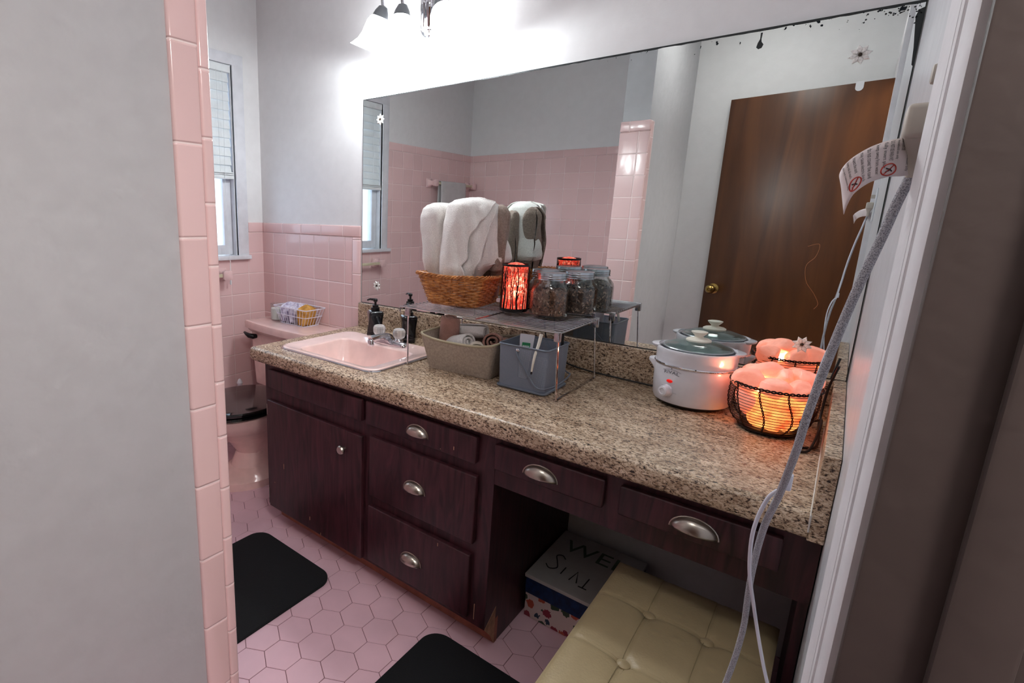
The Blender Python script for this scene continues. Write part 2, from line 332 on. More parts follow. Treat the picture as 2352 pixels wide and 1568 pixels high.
# mirror with dust specks and worn dark silvering near the top edge
def mirror_mat():
    m = bpy.data.materials.new('mirror_silver'); m.use_nodes = True; nt = m.node_tree; N = nt.nodes.new; L = nt.links.new
    nt.nodes.remove(nt.nodes['Principled BSDF']); out = nt.nodes['Material Output']
    gl = N('ShaderNodeBsdfGlossy'); gl.inputs['Roughness'].default_value = 0.0; gl.inputs['Color'].default_value = (.80, .84, .83, 1)
    dk = N('ShaderNodeBsdfDiffuse'); dk.inputs['Color'].default_value = (.02, .025, .03, 1)
    wh = N('ShaderNodeBsdfDiffuse'); wh.inputs['Color'].default_value = (.8, .85, .9, 1)
    g = N('ShaderNodeNewGeometry'); sp = N('ShaderNodeSeparateXYZ'); L(g.outputs['Position'], sp.inputs[0])
    n = N('ShaderNodeTexNoise'); n.inputs['Scale'].default_value = 75; n.inputs['Detail'].default_value = 4; L(g.outputs['Position'], n.inputs['Vector'])
    def mr(src, a, b_, c, d):
        q = N('ShaderNodeMapRange'); L(src, q.inputs[0]); q.inputs[1].default_value = a; q.inputs[2].default_value = b_; q.inputs[3].default_value = c; q.inputs[4].default_value = d; return q.outputs[0]
    def mm(op, a, b_):
        q = N('ShaderNodeMath'); q.operation = op
        for i, t in enumerate((a, b_)):
            if isinstance(t, (int, float)): q.inputs[i].default_value = t
            else: L(t, q.inputs[i])
        return q.outputs[0]
    z = mr(sp.outputs['Z'], 1.55, 1.737, 0, 1); zz = mm('POWER', z, 3)
    x = mr(sp.outputs['X'], 1.3, 2.5, .04, .2)
    th = mm('SUBTRACT', .84, mm('MULTIPLY', zz, mm('ADD', x, .07)))
    dark = mm('GREATER_THAN', n.outputs['Fac'], th)
    n2 = N('ShaderNodeTexNoise'); n2.inputs['Scale'].default_value = 330; L(g.outputs['Position'], n2.inputs['Vector'])
    xw = mr(sp.outputs['X'], 1.0, 1.3, 0, 1); xw2 = mr(sp.outputs['X'], 1.45, 1.75, 1, 0); zw = mr(sp.outputs['Z'], 1.5, 1.72, 0, 1)
    dust = mm('GREATER_THAN', n2.outputs['Fac'], mm('SUBTRACT', .86, mm('MULTIPLY', mm('MULTIPLY', xw, xw2), mm('MULTIPLY', zw, .12))))
    m1 = N('ShaderNodeMixShader'); L(dust, m1.inputs[0]); L(gl.outputs[0], m1.inputs[1]); L(wh.outputs[0], m1.inputs[2])
    m2 = N('ShaderNodeMixShader'); L(dark, m2.inputs[0]); L(m1.outputs[0], m2.inputs[1]); L(dk.outputs[0], m2.inputs[2]); L(m2.outputs[0], out.inputs['Surface'])
    return m
M_MIRR = mirror_mat()
M_MEDGE = mat('dark_mirror_edge', (22, 30, 32), .5)

# ================================================================== THE ROOM
XR, YB, H = 2.4925, -2.068, 2.4
ZT = .742                                       # counter top
def caps(name, ua, z):
    return tile_mat(name, ua, .03, z, T=.152, Tv=1.0)

# floor: hexagonal tiles over grout
fl = MB()
fl.box(-.1, 3.75, -3.2, .1, -.05, -.0016)
floor = struct('floor', fl, M_GROUT)
hx = MB(); hs = .057; pit = math.sqrt(3) * hs
for j in range(-18, 12):
    for i in range(-18, 18):
        cx = 1.3408 + i * pit + (j % 2) * pit / 2; cy = -.7175 + j * 1.5 * hs
        if not (-.03 < cx < 2.53 and -2.1 < cy < .03): continue
        dz = random.uniform(-.0002, .0002)
        lo = [[(cx + (hs - d) * math.cos(PI / 6 + k * PI / 3), cy + (hs - d) * math.sin(PI / 6 + k * PI / 3), z + dz) for k in range(6)] for d, z in ((.0010, -.004), (.0010, -.0010), (.0019, 0))]
        hx.loft(lo, True, False, True, smooth=False)
part('floor_tiles', hx, M_HEX, floor)
struct('ceiling', MB().box(-.1, 3.75, -3.2, .1, H, H + .08), M_CEIL)

# far wall (behind mirror and vanity)
w = struct('wall_far', MB().box(-.1, XR + .1, 0, .1, 0, H), M_WALL)
part('wall_tile', MB().box(.0, .701, -.0065, .002, 0, 1.1495), M_TW, w)
part('tile_cap', MB().box(.0, .7526, -.0085, .002, 1.1495, 1.2017, .005, seg=3), caps('cap_far', 'X', 1.1495), w)
part('tile_edge_trim', MB().box(.701, .7526, -.0085, .002, 0, 1.1495, .004, seg=3), tile_mat('trim_far', 'X', .701, 1.1495 - .012, T=10, Tv=.157), w)
# left wall with the window opening
w = MB(); WY0, WY1, WZ0, WZ1 = -.975, -.165, 1.03, 1.962
w.box(-.12, 0, YB - .1, WY0, 0, H).box(-.12, 0, WY1, 0, 0, H).box(-.12, 0, WY0, WY1, 0, WZ0).box(-.12, 0, WY0, WY1, WZ1, H)
w = struct('wall_left', w, M_WALL)
t = MB().box(-.002, .0065, -.098, -.0065, 0, 1.1495).box(-.002, .0065, -1.045, -.098, 0, 1.008)
part('wall_tile', t, M_TL, w)
part('tile_cap', MB().box(-.002, .0085, -.098, -.0065, 1.1495, 1.2017, .003, seg=3), caps('cap_left', 'Y', 1.1495), w)
part('wall_tile', MB().box(-.002, .0065, YB, -1.045, 0, 1.687), M_TLH, w)
part('tile_cap', MB().box(-.002, .0085, YB, -1.045, 1.687, 1.739, .003, seg=3), caps('cap_left_tall', 'Y', 1.687), w)
# near wall (behind the camera, seen in the mirror)
w = struct('wall_near', MB().box(-.1, XR + .1, YB - .1, YB, 0, H), M_WALL)
part('wall_tile', MB().box(.0, 1.445, YB - .002, YB + .0065, 0, 1.687), M_TB, w)
part('tile_cap', MB().box(.0, 1.445, YB - .002, YB + .0085, 1.687, 1.739, .003, seg=3), caps('cap_near', 'X', 1.687), w)
# partition whose tiled end stands in the left foreground
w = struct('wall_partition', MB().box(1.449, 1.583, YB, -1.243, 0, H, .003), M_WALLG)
e = MB().box(1.4424, 1.5896, -1.258, -1.2365, 0, 1.698, .006, seg=4)
part('wall_tile', e, M_TE, w)
part('tile_cap', MB().box(1.4424, 1.5896, -1.258, -1.2350, 1.698, 1.7501, .006, seg=4), tile_mat('cap_part', 'X', 1.49, 1.698, T=.152, Tv=1), w)
part('tile_edge_trim', MB().box(1.575, 1.5900, -1.3085, -1.2575, 0, 1.7501, .0055, seg=4), tile_mat('trim_part', 'Y', 5, 1.513, T=20, Tv=.1556), w)
part('wall_tile', MB().box(1.4424, 1.456, YB, -1.2575, 0, 1.7501, .003), tile_mat('tile_tubside', 'Y', -1.2575, 1.698), w)
# right wall with the doorway
w = MB().box(XR, XR + .12, -1.275, .0, 0, H).box(XR, XR + .12, YB - .1, -1.965, 0, H).box(XR, XR + .12, -1.965, -1.275, 2.0, H)
struct('wall_right', w, M_TRIM)
# door casing on the near side of the doorway: moulded profile swept upward
prof = [(-1.186, XR), (-1.186, 2.4755), (-1.190, 2.4746), (-1.2145, 2.4783), (-1.2165, 2.4835), (-1.219, 2.4784), (-1.236, 2.4787), (-1.238, 2.4845), (-1.2405, 2.4792),
        (-1.243, 2.4848), (-1.246, 2.4796), (-1.258, 2.4806), (-1.268, 2.4816), (-1.2715, 2.4838), (-1.2715, XR)]
def casing(name, sgn, y0, z1):
    lo = [[(x, y0 + (y + 1.2715) * sgn, z) for y, x in prof] for z in (0, z1)]
    return struct(name, MB().loft(lo, True, True, True), M_CASE)
casing('trim_1', 1, -1.2715, 2.06)
casing('trim_2', -1, -1.9685, 2.06)
hc = [[(x, y, 2.0 + (-(yy + 1.2715)) * -1) for yy, x in prof] for y in (-1.2715, -1.9685)]
struct('trim_3', MB().loft(hc, True, True, True), M_CASE)
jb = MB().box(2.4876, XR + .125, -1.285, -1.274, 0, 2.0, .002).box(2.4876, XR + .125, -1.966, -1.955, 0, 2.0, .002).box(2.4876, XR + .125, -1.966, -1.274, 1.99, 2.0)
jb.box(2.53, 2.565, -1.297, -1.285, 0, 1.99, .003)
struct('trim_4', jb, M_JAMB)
# the hall outside the doorway
struct('wall_hall', MB().box(3.65, 3.75, -3.2, .1, 0, H).box(XR + .12, 3.65, 0, .1, 0, H).box(XR + .12, 3.65, -3.2, -3.1, 0, H), M_HALL)

# window: frame, sashes, panes, sill and casing
wn = MB()
for a in ((-.02, .012, WY1, -.1, WZ0, 2.013), (-.02, .012, -1.04, WY0, WZ0, 2.013), (-.02, .013, -1.04, -.1, WZ1, 2.013)): wn.box(*a, .002)
for a in ((-.02, .016, WY1, WY1 + .012, WZ0, WZ1), (-.02, .016, WY0 - .012, WY0, WZ0, WZ1)): wn.box(*a, .002)
win = struct('window_1', wn, M_TRIM)
fr = MB().box(-.11, -.0, WY1 - .006, WY1 + .004, WZ0, WZ1).box(-.11, 0, WY0 - .004, WY0 + .006, WZ0, WZ1)
part('window_frame', fr, M_TRIM, win)
for nm, z0, z1, x in (('lower_sash', 1.034, 1.50, -.045), ('upper_sash', 1.47, 1.955, -.085)):
    s = MB(); y0, y1 = WY0 + .008, WY1 - .008
    s.box(x - .015, x + .015, y0, y0 + .045, z0, z1, .002).box(x - .015, x + .015, y1 - .045, y1, z0, z1, .002)
    s.box(x - .0145, x + .0145, y0, y1, z0, z0 + .05, .002).box(x - .0145, x + .0145, y0, y1, z1 - .035, z1, .002)
    so = part(nm, s, M_TRIM, win)
    part('pane', MB().box(x - .002, x + .002, y0 + .04, y1 - .04, z0 + .045, z1 - .03), M_PANE, so)
part('window_sill', MB().box(-.11, .03, -1.062, -.096, 1.009, 1.031, .004), M_TRIM, win)

# blind hanging in the window
bl = thing('window_blind', (0, -.57, WZ1), 'white slatted blind pulled half way down the window', 'blind')
part('headrail', MB().box(-.03, .006, -.972, -.170, 1.925, 1.96, .002), M_SLAT, bl)
s2 = MB(); nz = 11
for k in range(nz):
    z = 1.905 - k * .0438; c, sn = math.cos(math.radians(78)), math.sin(math.radians(78))
    def q(a, b): return (-.012 + a * c + b * sn, a * sn * -1 + z + b * c)
    p = [q(-.0245, -.0012), q(.0245, -.0012), q(.0245, .0012), q(-.0245, .0012)]
    s2.loft([[(x, y, zz) for x, zz in p] for y in (-.968, -.176)], True, True, True, smooth=False)
part('slats', s2, M_SLAT, bl)
part('bottom_rail', MB().box(-.022, .012, -.97, -.174, 1.418, 1.436, .003).box(-.02, .01, -.968, -.176, 1.438, 1.444).box(-.02, .01, -.968, -.176, 1.447, 1.453), M_SLAT, bl)
for y in (-.25, -.57, -.89): part('ladder_cord', MB().tube([(.008, y, 1.93), (.009, y, 1.43)], .0009, 5), M_SLAT, bl)
lp_ = bezier([(.012, -.22, 1.925), (.014, -.225, 1.6), (.02, -.235, 1.3), (.036, -.236, 1.05), (.038, -.238, .9)])
pc = part('pull_cord', MB().tube(lp_, .0011, 5), M_SLAT, bl)
part('tassel', MB().lathe([(.001, -.012), (.005, -.01), (.004, .012), (.001, .014)], (.038, -.238, .895), 8), M_SLAT, pc)

# ceramic towel bars on the window wall
def towel_bar(y0, y1, z, label):
    t = thing('towel_bar', (0, (y0 + y1) / 2, z), label, 'towel bar')
    for y in (y0, y1):
        m = MB()
        m.box(.0065, .018, y - .035, y + .035, z - .034, z + .034, .006, seg=3)
        m.loft([rr for rr in [[Vector((x, y + (p.x) , z + p.y)) for p in rrect(0, 0, a, a, a * .25, 0, 4)] for x, a in ((.018, .055), (.035, .036), (.05, .034), (.07, .05), (.082, .05), (.085, .04))]], True, False, True)
        part('bracket', m, M_PINKT, t)
    part('bar', MB().box(.055, .072, min(y0, y1) + .01, max(y0, y1) - .01, z - .009, z + .009, .002), M_CERB, t)
towel_bar(-.278, -.925, .937, 'cream bar on pink ceramic brackets under the window sill')
towel_bar(-1.50, -2.02, 1.497, 'cream bar on pink ceramic brackets in the tub corner, a small towel over it')
# small towel hung over the upper bar
m = MB(); th = []
for k in range(25):
    t = k / 24
    y = -1.565 - t * .33; wv = .004 * math.sin(t * 9)
    pth = [(.074 + wv + .012, y, 1.16), (.075 + wv + .005, y, 1.3), (.076 + wv, y, 1.44), (.0755, y, 1.5), (.070, y, 1.511), (.058, y, 1.511), (.0515, y, 1.5), (.050, y, 1.4), (.046 - wv * .5, y, 1.23)]
    th.append([Vector(p) for p in bezier(pth, 4)])
m.loft(th, False)
o = part('hanging_towel', m, M_TOWEL); solidify(o, .004, 1); setp(o, 'grey-white hand towel draped over the bar in the tub corner', 'towel')

# brown slab door standing open, seen in the mirror
HG = Vector((2.481, -1.9165, 0)); FE = Vector((1.791, -2.0195, 0)); dv = (FE - HG); DL = dv.length; ang = math.atan2(dv.y, dv.x)
dl = MB().box(0, DL, 0, .034, .012, 1.946, .0015)
for i, v in enumerate(dl.v):
    p = Matrix.Rotation(ang, 3, 'Z') @ Vector(v) + HG; dl.v[i] = tuple(p)
door = struct('door_1', dl, M_DOOR)
nrm = Vector((-dv.y, dv.x, 0)).normalized()      # away from the room
if nrm.y > 0: nrm = -nrm
inn = -nrm; kp = HG + dv * .925 + Vector((0, 0, .851))
M = Matrix.Translation(kp) @ inn.to_track_quat('Z', 'Y').to_matrix().to_4x4()
kb = MB().lathe([(.001, 0), (.031, 0), (.031, .004), (.022, .010), (.012, .013), (.011, .030), (.020, .036), (.027, .046), (.027, .056), (.020, .066), (.010, .069), (.008, .064), (.001, .064)], n=28, M=M)
part('door_knob', kb, M_BRASS, door)
hp = HG + dv * .185 + Vector((0, 0, 1.934))
hk = MB(); hk.box(-.014, .014, -.012, .014, .001, .003, .001); hk.v = [tuple(Matrix.Translation(hp) @ inn.to_track_quat('Z', 'Y').to_matrix().to_4x4() @ Vector(v)) for v in hk.v]
hh = MB().loft([[hp + dv.normalized() * a + Vector((0, 0, b)) + inn * o_ for a, b in [(.016 * math.cos(q_), -.012 + .016 * math.sin(q_)) for q_ in [PI + PI * k / 10 for k in range(11)]] + [(.016, .018), (-.016, .018)]] for o_ in (.0005, .003)], True, True, True)
hh.box(-.016, .016, -.002, .0, 0, 0)
part('door_clip', hh, M_TRIM, door, 'white rounded clip over the top edge')

# wall switch and outlet on the right wall beside the casing
sw = thing('wall_switch', (XR, -1.13, 1.33), 'switch and outlet plate on the white wall between mirror and door casing', 'switch')
part('cover_plate', MB().box(2.487, XR, -1.172, -1.098, 1.262, 1.39, .002), M_TRIM, sw)
part('toggle', MB().box(2.474, 2.489, -1.156, -1.146, 1.352, 1.366, .002), M_PLUG, sw)

# ================================================================== MIRROR
mr = MB().box(.7626, 2.4905, -.0055, -.0003, .852, 1.7371)
mo = part('wall_mirror', mr, M_MEDGE); setp(mo, 'large frameless wall mirror with worn spots along its top edge', 'mirror')
part('mirror_glass', MB().box(.7650, 2.4885, -.0062, -.0056, .8545, 1.7345), M_MIRR, mo)
dk = MB()
def blotch(pts, y=-.0066):
    dk.loft([[(x, y + d, z) for x, z in pts] for d in (0, .0003)], True, True, True, smooth=False)
blotch([(2.1865, 1.727), (2.191, 1.727), (2.190, 1.712), (2.191, 1.705), (2.196, 1.698), (2.193, 1.690), (2.186, 1.688), (2.181, 1.693), (2.183, 1.703), (2.187, 1.712)])
rnd = random.Random(3)
ed = [(x, 1.7352) for x in (1.35, 2.4885)]; lo = []
n = 70
for k in range(n + 1):
    x = 1.35 + (2.4885 - 1.35) * k / n; lo.append((x, 1.7335 - rnd.uniform(0, .0022) - .0012 * (k / n)))
blotch([(1.35, 1.7365)] + lo + [(2.4885, 1.7365)])
blotch([(2.4888, 1.722), (2.4888, 1.60), (2.486, 1.603), (2.4835, 1.64), (2.479, 1.68), (2.476, 1.705), (2.480, 1.718)])
for k in range(34):
    x = 2.486 - abs(rnd.gauss(0, .05)); z = 1.733 - abs(rnd.gauss(0, .018)); r_ = rnd.uniform(.0006, .0022)
    blotch([(x + r_ * math.cos(a) * rnd.uniform(.7, 1.3), z + r_ * math.sin(a) * rnd.uniform(.7, 1.3)) for a in [PI / 3 * i for i in range(6)]])
part('worn_silvering', dk, M_MEDGE, mo)

# flower ornaments stuck on the mirror
def flower(x, z, label, mt=M_PEARL, r=.0235, rot=0):
    m = MB()
    for k in range(8):
        a = rot + k * PI / 4; u = Vector((math.cos(a), 0, math.sin(a))); v = Vector((-math.sin(a), 0, math.cos(a)))
        c = Vector((x, -.0068, z))
        out = [c + u * (r * .16) + v * r * .08, c + u * r * .55 + v * r * .27, c + u * r, c + u * r * .55 - v * r * .27, c + u * (r * .16) - v * r * .08]
        top = [p + Vector((0, -.003, 0)) + (c + u * r * .55 - p) * .35 for p in out]
        m.loft([out, top], True, False, True)
    o = part('mirror_flower', m, mt); setp(o, label, 'ornament', 'pearl flowers stuck on the mirror')
    part('flower_center', MB().lathe([(.001, .006), (.0035, .005), (.004, 0)], n=10, M=Matrix.Translation((x, -.0072, z)) @ Matrix.Rotation(PI / 2, 4, 'X')), M_CORK, o)
flower(.865, 1.647, 'pearl flower ornament near the top left corner of the mirror, over the blind reflection')
flower(.859, .939, 'pearl flower ornament low on the left edge of the mirror, above the soap bottles', rot=.3)
flower(2.393, 1.64, 'pearl flower ornament with a partly silvered petal near the top right of the mirror', r=.023, rot=.2)
flower(2.388, .933, 'pearl flower ornament low on the right of the mirror, above the glowing rocks', r=.023, rot=.5)
hr = MB().tube(bezier([(2.362, -.0068, 1.19), (2.385, -.0068, 1.196), (2.382, -.0068, 1.165), (2.366, -.0068, 1.14), (2.372, -.0068, 1.10), (2.392, -.0068, 1.07), (2.404, -.0068, 1.045), (2.398, -.0068, 1.03)]), .0004, 4)
o = part('stray_hair', hr, mat('hair_strand', (170, 110, 70), .6)); setp(o, 'single wavy hair stuck on the mirror glass over the brown door reflection', 'hair')
# switch-sized dark frame reflected low: outlet on the right wall above the side splash

# ================================================================== VANITY
CF = -.5855                                     # face of the cabinets
cab = thing('vanity_cabinet', (1.3, -.3, 0), 'dark plum wooden vanity cabinet under the sink, with one door and three drawers', 'cabinet')
c = MB()
c.box(.805, 1.821, CF, CF + .018, .085, .687)                 # face frame
c.box(.8035, .822, CF + .001, -.012, .085, .687).box(.8045, .822, -.507, -.012, 0, .086)                # left side
c.box(1.8035, 1.8212, CF + .001, -.002, .085, .687).box(1.8035, 1.8212, -.507, -.002, .001, .086)
c.box(.82, 1.805, -.03, -.012, 0, .687)
part('carcass', c, M_CAB, cab)
part('base_strip', MB().box(.80, 1.822, -.522, -.507, 0, .086), mat('salmon_base_strip', (178, 112, 92), .6, vary=.2), cab)
rc = MB().loft([[(1.8204 + d, CF + .001, .0845), (1.8204 + d, -.524, .128), (1.8204 + d, -.5225, .001), (1.8204 + d, -.545, .04)] for d in (0, .0016)], True, True, True, smooth=False)
part('chipped_corner', rc, M_RAW, cab, 'chipped raw wood at the bottom corner')
def front(x0, x1, z0, z1, t=.018, cav=.0):
    m = MB(); m.box(x0, x1, CF - t, CF, z0, z1, .0035, seg=3)
    return m
def cup_pull(x, z, w_, parent):
    m = MB(); n = 16; loops = []
    # half dome hood open below
    for i in range(9):
        ph = PI / 2 * i / 8
        l = []
        for k in range(n + 1):
            a = PI * k / n
            l.append(Vector((x + w_ / 2 * math.cos(a) * math.cos(ph), CF - .018 - .024 * math.sin(ph), z - .014 + .030 * math.sin(a) * math.cos(ph) + .004 * math.sin(ph))))
        loops.append(l)
    m.loft(loops, False)
    o = part('pull', m, M_NICK, parent); solidify(o, .0016)
    rim = [Vector((x + (w_ / 2 + .002) * math.cos(PI * k / n), CF - .0192, z - .015 + .033 * math.sin(PI * k / n))) for k in range(n + 1)]
    part('pull_rim', MB().tube(rim, .0018, 6), M_NICK, o)
f0 = part('false_drawer_front', front(.845, 1.340, .594, .668), M_CAB, cab)
dr = part('door', front(.832, 1.343, .092, .543), M_CAB, cab)
part('knob', MB().lathe([(.001, .026), (.012, .025), (.0155, .020), (.015, .014), (.008, .008), (.007, 0), (.001, 0)][::-1], n=20, M=Matrix.Translation((1.264, CF - .018, .477)) @ Matrix.Rotation(PI / 2, 4, 'X')), M_NICK, dr)
for z in (.505, .15): part('hinge', MB().tube([(.8345, CF - .0185, z - .022), (.8345, CF - .0185, z + .022)], .0016, 6), M_NICK, dr)
for x0, x1, z0, z1, px_, pz in ((1.360, 1.771, .592, .670, 1.571, .631), (1.378, 1.776, .349, .556, 1.566, .449), (1.375, 1.770, .108, .311, 1.562, .203)):
    d = part('drawer', front(x0, x1, z0, z1), M_CAB, cab)
    cup_pull(px_, pz, .078, d)
# paint chips
for x, z, h_ in ((.93, .285, .02), (.87, .205, .003), (1.08, .13, .014), (1.70, .612, .01), (1.655, .60, .002), (1.795, .12, .05), (1.66, .292, .01), (1.14, .094, .01)):
    part('paint_chip', MB().box(x - .001, x + .001, CF - .0187, CF - .0179, z, z + h_), M_RAW, cab)

ap = thing('vanity_drawer_unit', (2.15, -.3, .55), 'dark wooden two-drawer apron bridging the knee space up to the right wall', 'cabinet')
c = MB().box(1.822, 2.4905, CF, CF + .018, .546, .687).box(1.822, 2.4905, CF + .02, -.05, .549, .561).box(2.474, 2.4905, CF + .02, -.003, .0, .687)
part('carcass', c, M_CAB, ap)
for x0, x1, px_ in ((1.826, 2.108, 1.9555), (2.142, 2.437, 2.2925)):
    d = part('drawer', front(x0, x1, .598, .668), M_CAB, ap)
    cup_pull(px_, .634, .086, d)

# counter: bull-nosed slab with the sink cut-out
cb = bmesh.new(); bmesh.ops.create_cube(cb, size=1)
X0, X1, Y0, Y1, Z0 = .7415, 2.467, -.6183, -.0015, .6873
for v in cb.verts: v.co = Vector(((X0 + X1) / 2 + v.co.x * (X1 - X0), (Y0 + Y1) / 2 + v.co.y * (Y1 - Y0), (Z0 + ZT) / 2 + v.co.z * (ZT - Z0)))
ge = [e for e in cb.edges if (all(abs(v.co.y - Y0) < 1e-5 for v in e.verts) or all(abs(v.co.x - X0) < 1e-5 for v in e.verts))
      and not all(abs(v.co.y - Y1) < 1e-5 for v in e.verts) and not all(abs(v.co.x - X1) < 1e-5 for v in e.verts)]
bmesh.ops.bevel(cb, geom=ge, offset=.017, segments=5, affect='EDGES', profile=.5)
me = bpy.data.meshes.new('countertop'); cb.to_mesh(me); cb.free()
co = bpy.data.objects.new('countertop', me); COL.objects.link(co); me.materials.append(M_GRAN)
cut = MB().loft([rrect(1.083, -.345, .485, .365, .03, z) for z in (.6, .8)], True, True, True)
cu = part('cutter', cut, M_GRAN); md = co.modifiers.new('b', 'BOOLEAN'); md.object = cu; md.solver = 'EXACT'
dg = bpy.context.evaluated_depsgraph_get(); nm = bpy.data.meshes.new_from_object(co.evaluated_get(dg)); co.modifiers.clear(); co.data = nm; nm.name = 'countertop'
bpy.data.objects.remove(cu); bpy.data.meshes.remove(me)
for p in co.data.polygons: p.use_smooth = True
bm = bmesh.new(); bm.from_mesh(co.data)
for e in bm.edges:
    if len(e.link_faces) == 2 and e.calc_face_angle(0) > .7: e.smooth = False
bm.to_mesh(co.data); bm.free()
ORG[co.name] = (0, 0, 0)
setp(co, 'brown speckled granite-look countertop with rounded front edge, holding sink and cooker', 'countertop')
part('backsplash', MB().box(.7555, 2.468, -.0225, -.0066, ZT - .002, .852, .004, seg=3), M_GRAN, co)
part('side_splash', MB().box(2.467, 2.4915, -.6165, -.0066, .6875, .853, .002, seg=3), M_GRAN, co)
part('caulk_line', MB().tube([(2.4668, -.617, .705), (2.4668, -.6175, ZT - .005), (2.4665, -.60, ZT + .001), (2.4665, -.10, ZT + .001)], .0019, 6), M_CAULK, co, 'white caulk along the side splash')

# sink
sk = thing('bathroom_sink', (1.083, -.345, ZT), 'pink rectangular drop-in sink with metal rim in the countertop', 'sink')
def rl(w_, h_, r_, z, dx=0, dy=0): return rrect(1.083 + dx, -.349 + dy, w_, h_, r_, z, 7)
L_ = [rl(.500, .388, .045, ZT + .0005), rl(.500, .388, .045, ZT + .006), rl(.490, .378, .042, ZT + .009), rl(.480, .368, .04, ZT + .0082),
      rl(.382, .262, .034, ZT + .0070, .020, -.040), rl(.374, .254, .034, ZT + .0058, .020, -.040), rl(.368, .248, .034, ZT + .0015, .020, -.040), rl(.364, .244, .034, ZT - .010, .020, -.040), rl(.315, .196, .045, ZT - .07, .02, -.052), rl(.28, .17, .06, ZT - .115, .01, -.05), rl(.20, .12, .055, ZT - .13, 0, -.05), rl(.05, .05, .024, ZT - .135, 0, -.05)]
part('basin', MB().loft(L_, True, False, True), M_BASIN, sk)
part('metal_rim', MB().loft([rl(.512, .400, .050, ZT + .0006), rl(.509, .397, .049, ZT + .0035), rl(.500, .388, .045, ZT + .0045), rl(.4975, .3855, .044, ZT + .0006)], True), M_CHROME, sk)
part('drain', MB().lathe([(.001, 0), (.02, 0), (.023, .001), (.024, -.002)][::-1], (1.083, -.399, ZT - .1335), 20), M_CHROME, sk)

# faucet
fa = thing('faucet', (1.112, -.215, ZT + .008), 'chrome centerset faucet with two clear acrylic knobs on the pink sink', 'faucet')
FX, FY, FZ = 1.115, -.212, ZT + .008
part('base', MB().loft([[Vector((FX + a * .098 * s_ * (1), FY + b_ * .030 * s_ - .004, FZ + z)) for a, b_ in [(math.copysign(abs(math.cos(t)) ** .75, math.cos(t)), math.copysign(abs(math.sin(t)) ** .8, math.sin(t))) for t in [2 * PI * k / 40 for k in range(40)]]] for s_, z in ((1, 0), (1, .006), (.93, .013), (.80, .019), (.5, .021))], True, True, True), M_CHROME, fa)
sp = bezier([(FX, FY + .008, FZ + .012), (FX, FY - .006, FZ + .026), (FX, FY - .035, FZ + .034), (FX, FY - .075, FZ + .036), (FX, FY - .108, FZ + .032)], 6)
part('spout', MB().tube(sp, .012, 14, rs=[.021 - .008 * min(1, k / 14) for k in range(len(sp))]).lathe([(.0125, -.022), (.0125, .0), (.010, .004)], (FX, FY - .106, FZ + .030), 16), M_CHROME, fa)
for dx in (-.052, .052):
    hd = part('handle_base', MB().lathe([(.020, .012), (.018, .022), (.014, .028), (.001, .028)], (FX + dx, FY, FZ), 20), M_CHROME, fa)
    nn = 40; pr = [(.010, .026), (.019, .032), (.0225, .040), (.0235, .056), (.022, .064), (.018, .067), (.012, .0655), (.001, .065)]
    lo = [[Vector((FX + dx + r_ * (1 + (.07 if (k % 4 < 2 and .03 < z < .063) else 0)) * math.cos(2 * PI * k / nn), FY + r_ * (1 + (.07 if (k % 4 < 2 and .03 < z < .063) else 0)) * math.sin(2 * PI * k / nn), FZ + z)) for k in range(nn)] for r_, z in pr]
    part('handle', MB().loft(lo, True, True, False, smooth=False), M_ACRYL, fa, 'clear ribbed acrylic knob')

# black twisted soap bottles
def soap(x, y, yaw, prot, label):
    t = thing('soap_dispenser', (x, y, ZT), label, 'soap dispenser', 'black soap dispensers behind the faucet')
    t.rotation_euler.z = yaw
    lo = []
    for z, w_, tw in [(0, .056, 0), (.002, .062, 0), (.012, .064, .03), (.03, .062, .10), (.05, .059, .2), (.07, .059, .3), (.09, .062, .38), (.103, .063, .42), (.108, .058, .43), (.111, .045, .43)]:
        lo.append([Matrix.Rotation(tw, 3, 'Z') @ p for p in rrect(0, 0, w_, w_, .009 if w_ > .05 else .006, z, 4)])
    b_ = local('bottle', MB().loft(lo, True, True, True), M_BLACKG, t)
    local('collar', MB().lathe([(.017, .110), (.0185, .112), (.0185, .124), (.013, .126), (.013, .135), (.001, .135)], n=22), M_BLACKP, t)
    pm = MB().lathe([(.005, .13), (.005, .148), (.009, .150), (.010, .158), (.007, .162), (.001, .162)], n=14)
    pm.tube([(0, 0, .157), (math.cos(prot) * .025, math.sin(prot) * .025, .158), (math.cos(prot) * .038, math.sin(prot) * .038, .153)], .0042, 8, rs=[.006, .0045, .003])
    local('pump', pm, M_BLACKP, t)
soap(.960, -.125, .55, PI + .35 - .55, 'black twisted soap pump bottle left of the faucet, against the backsplash')
soap(1.128, -.105, .5, -1.1 - .5, 'black twisted soap pump bottle right of the faucet, beside the fabric bin')

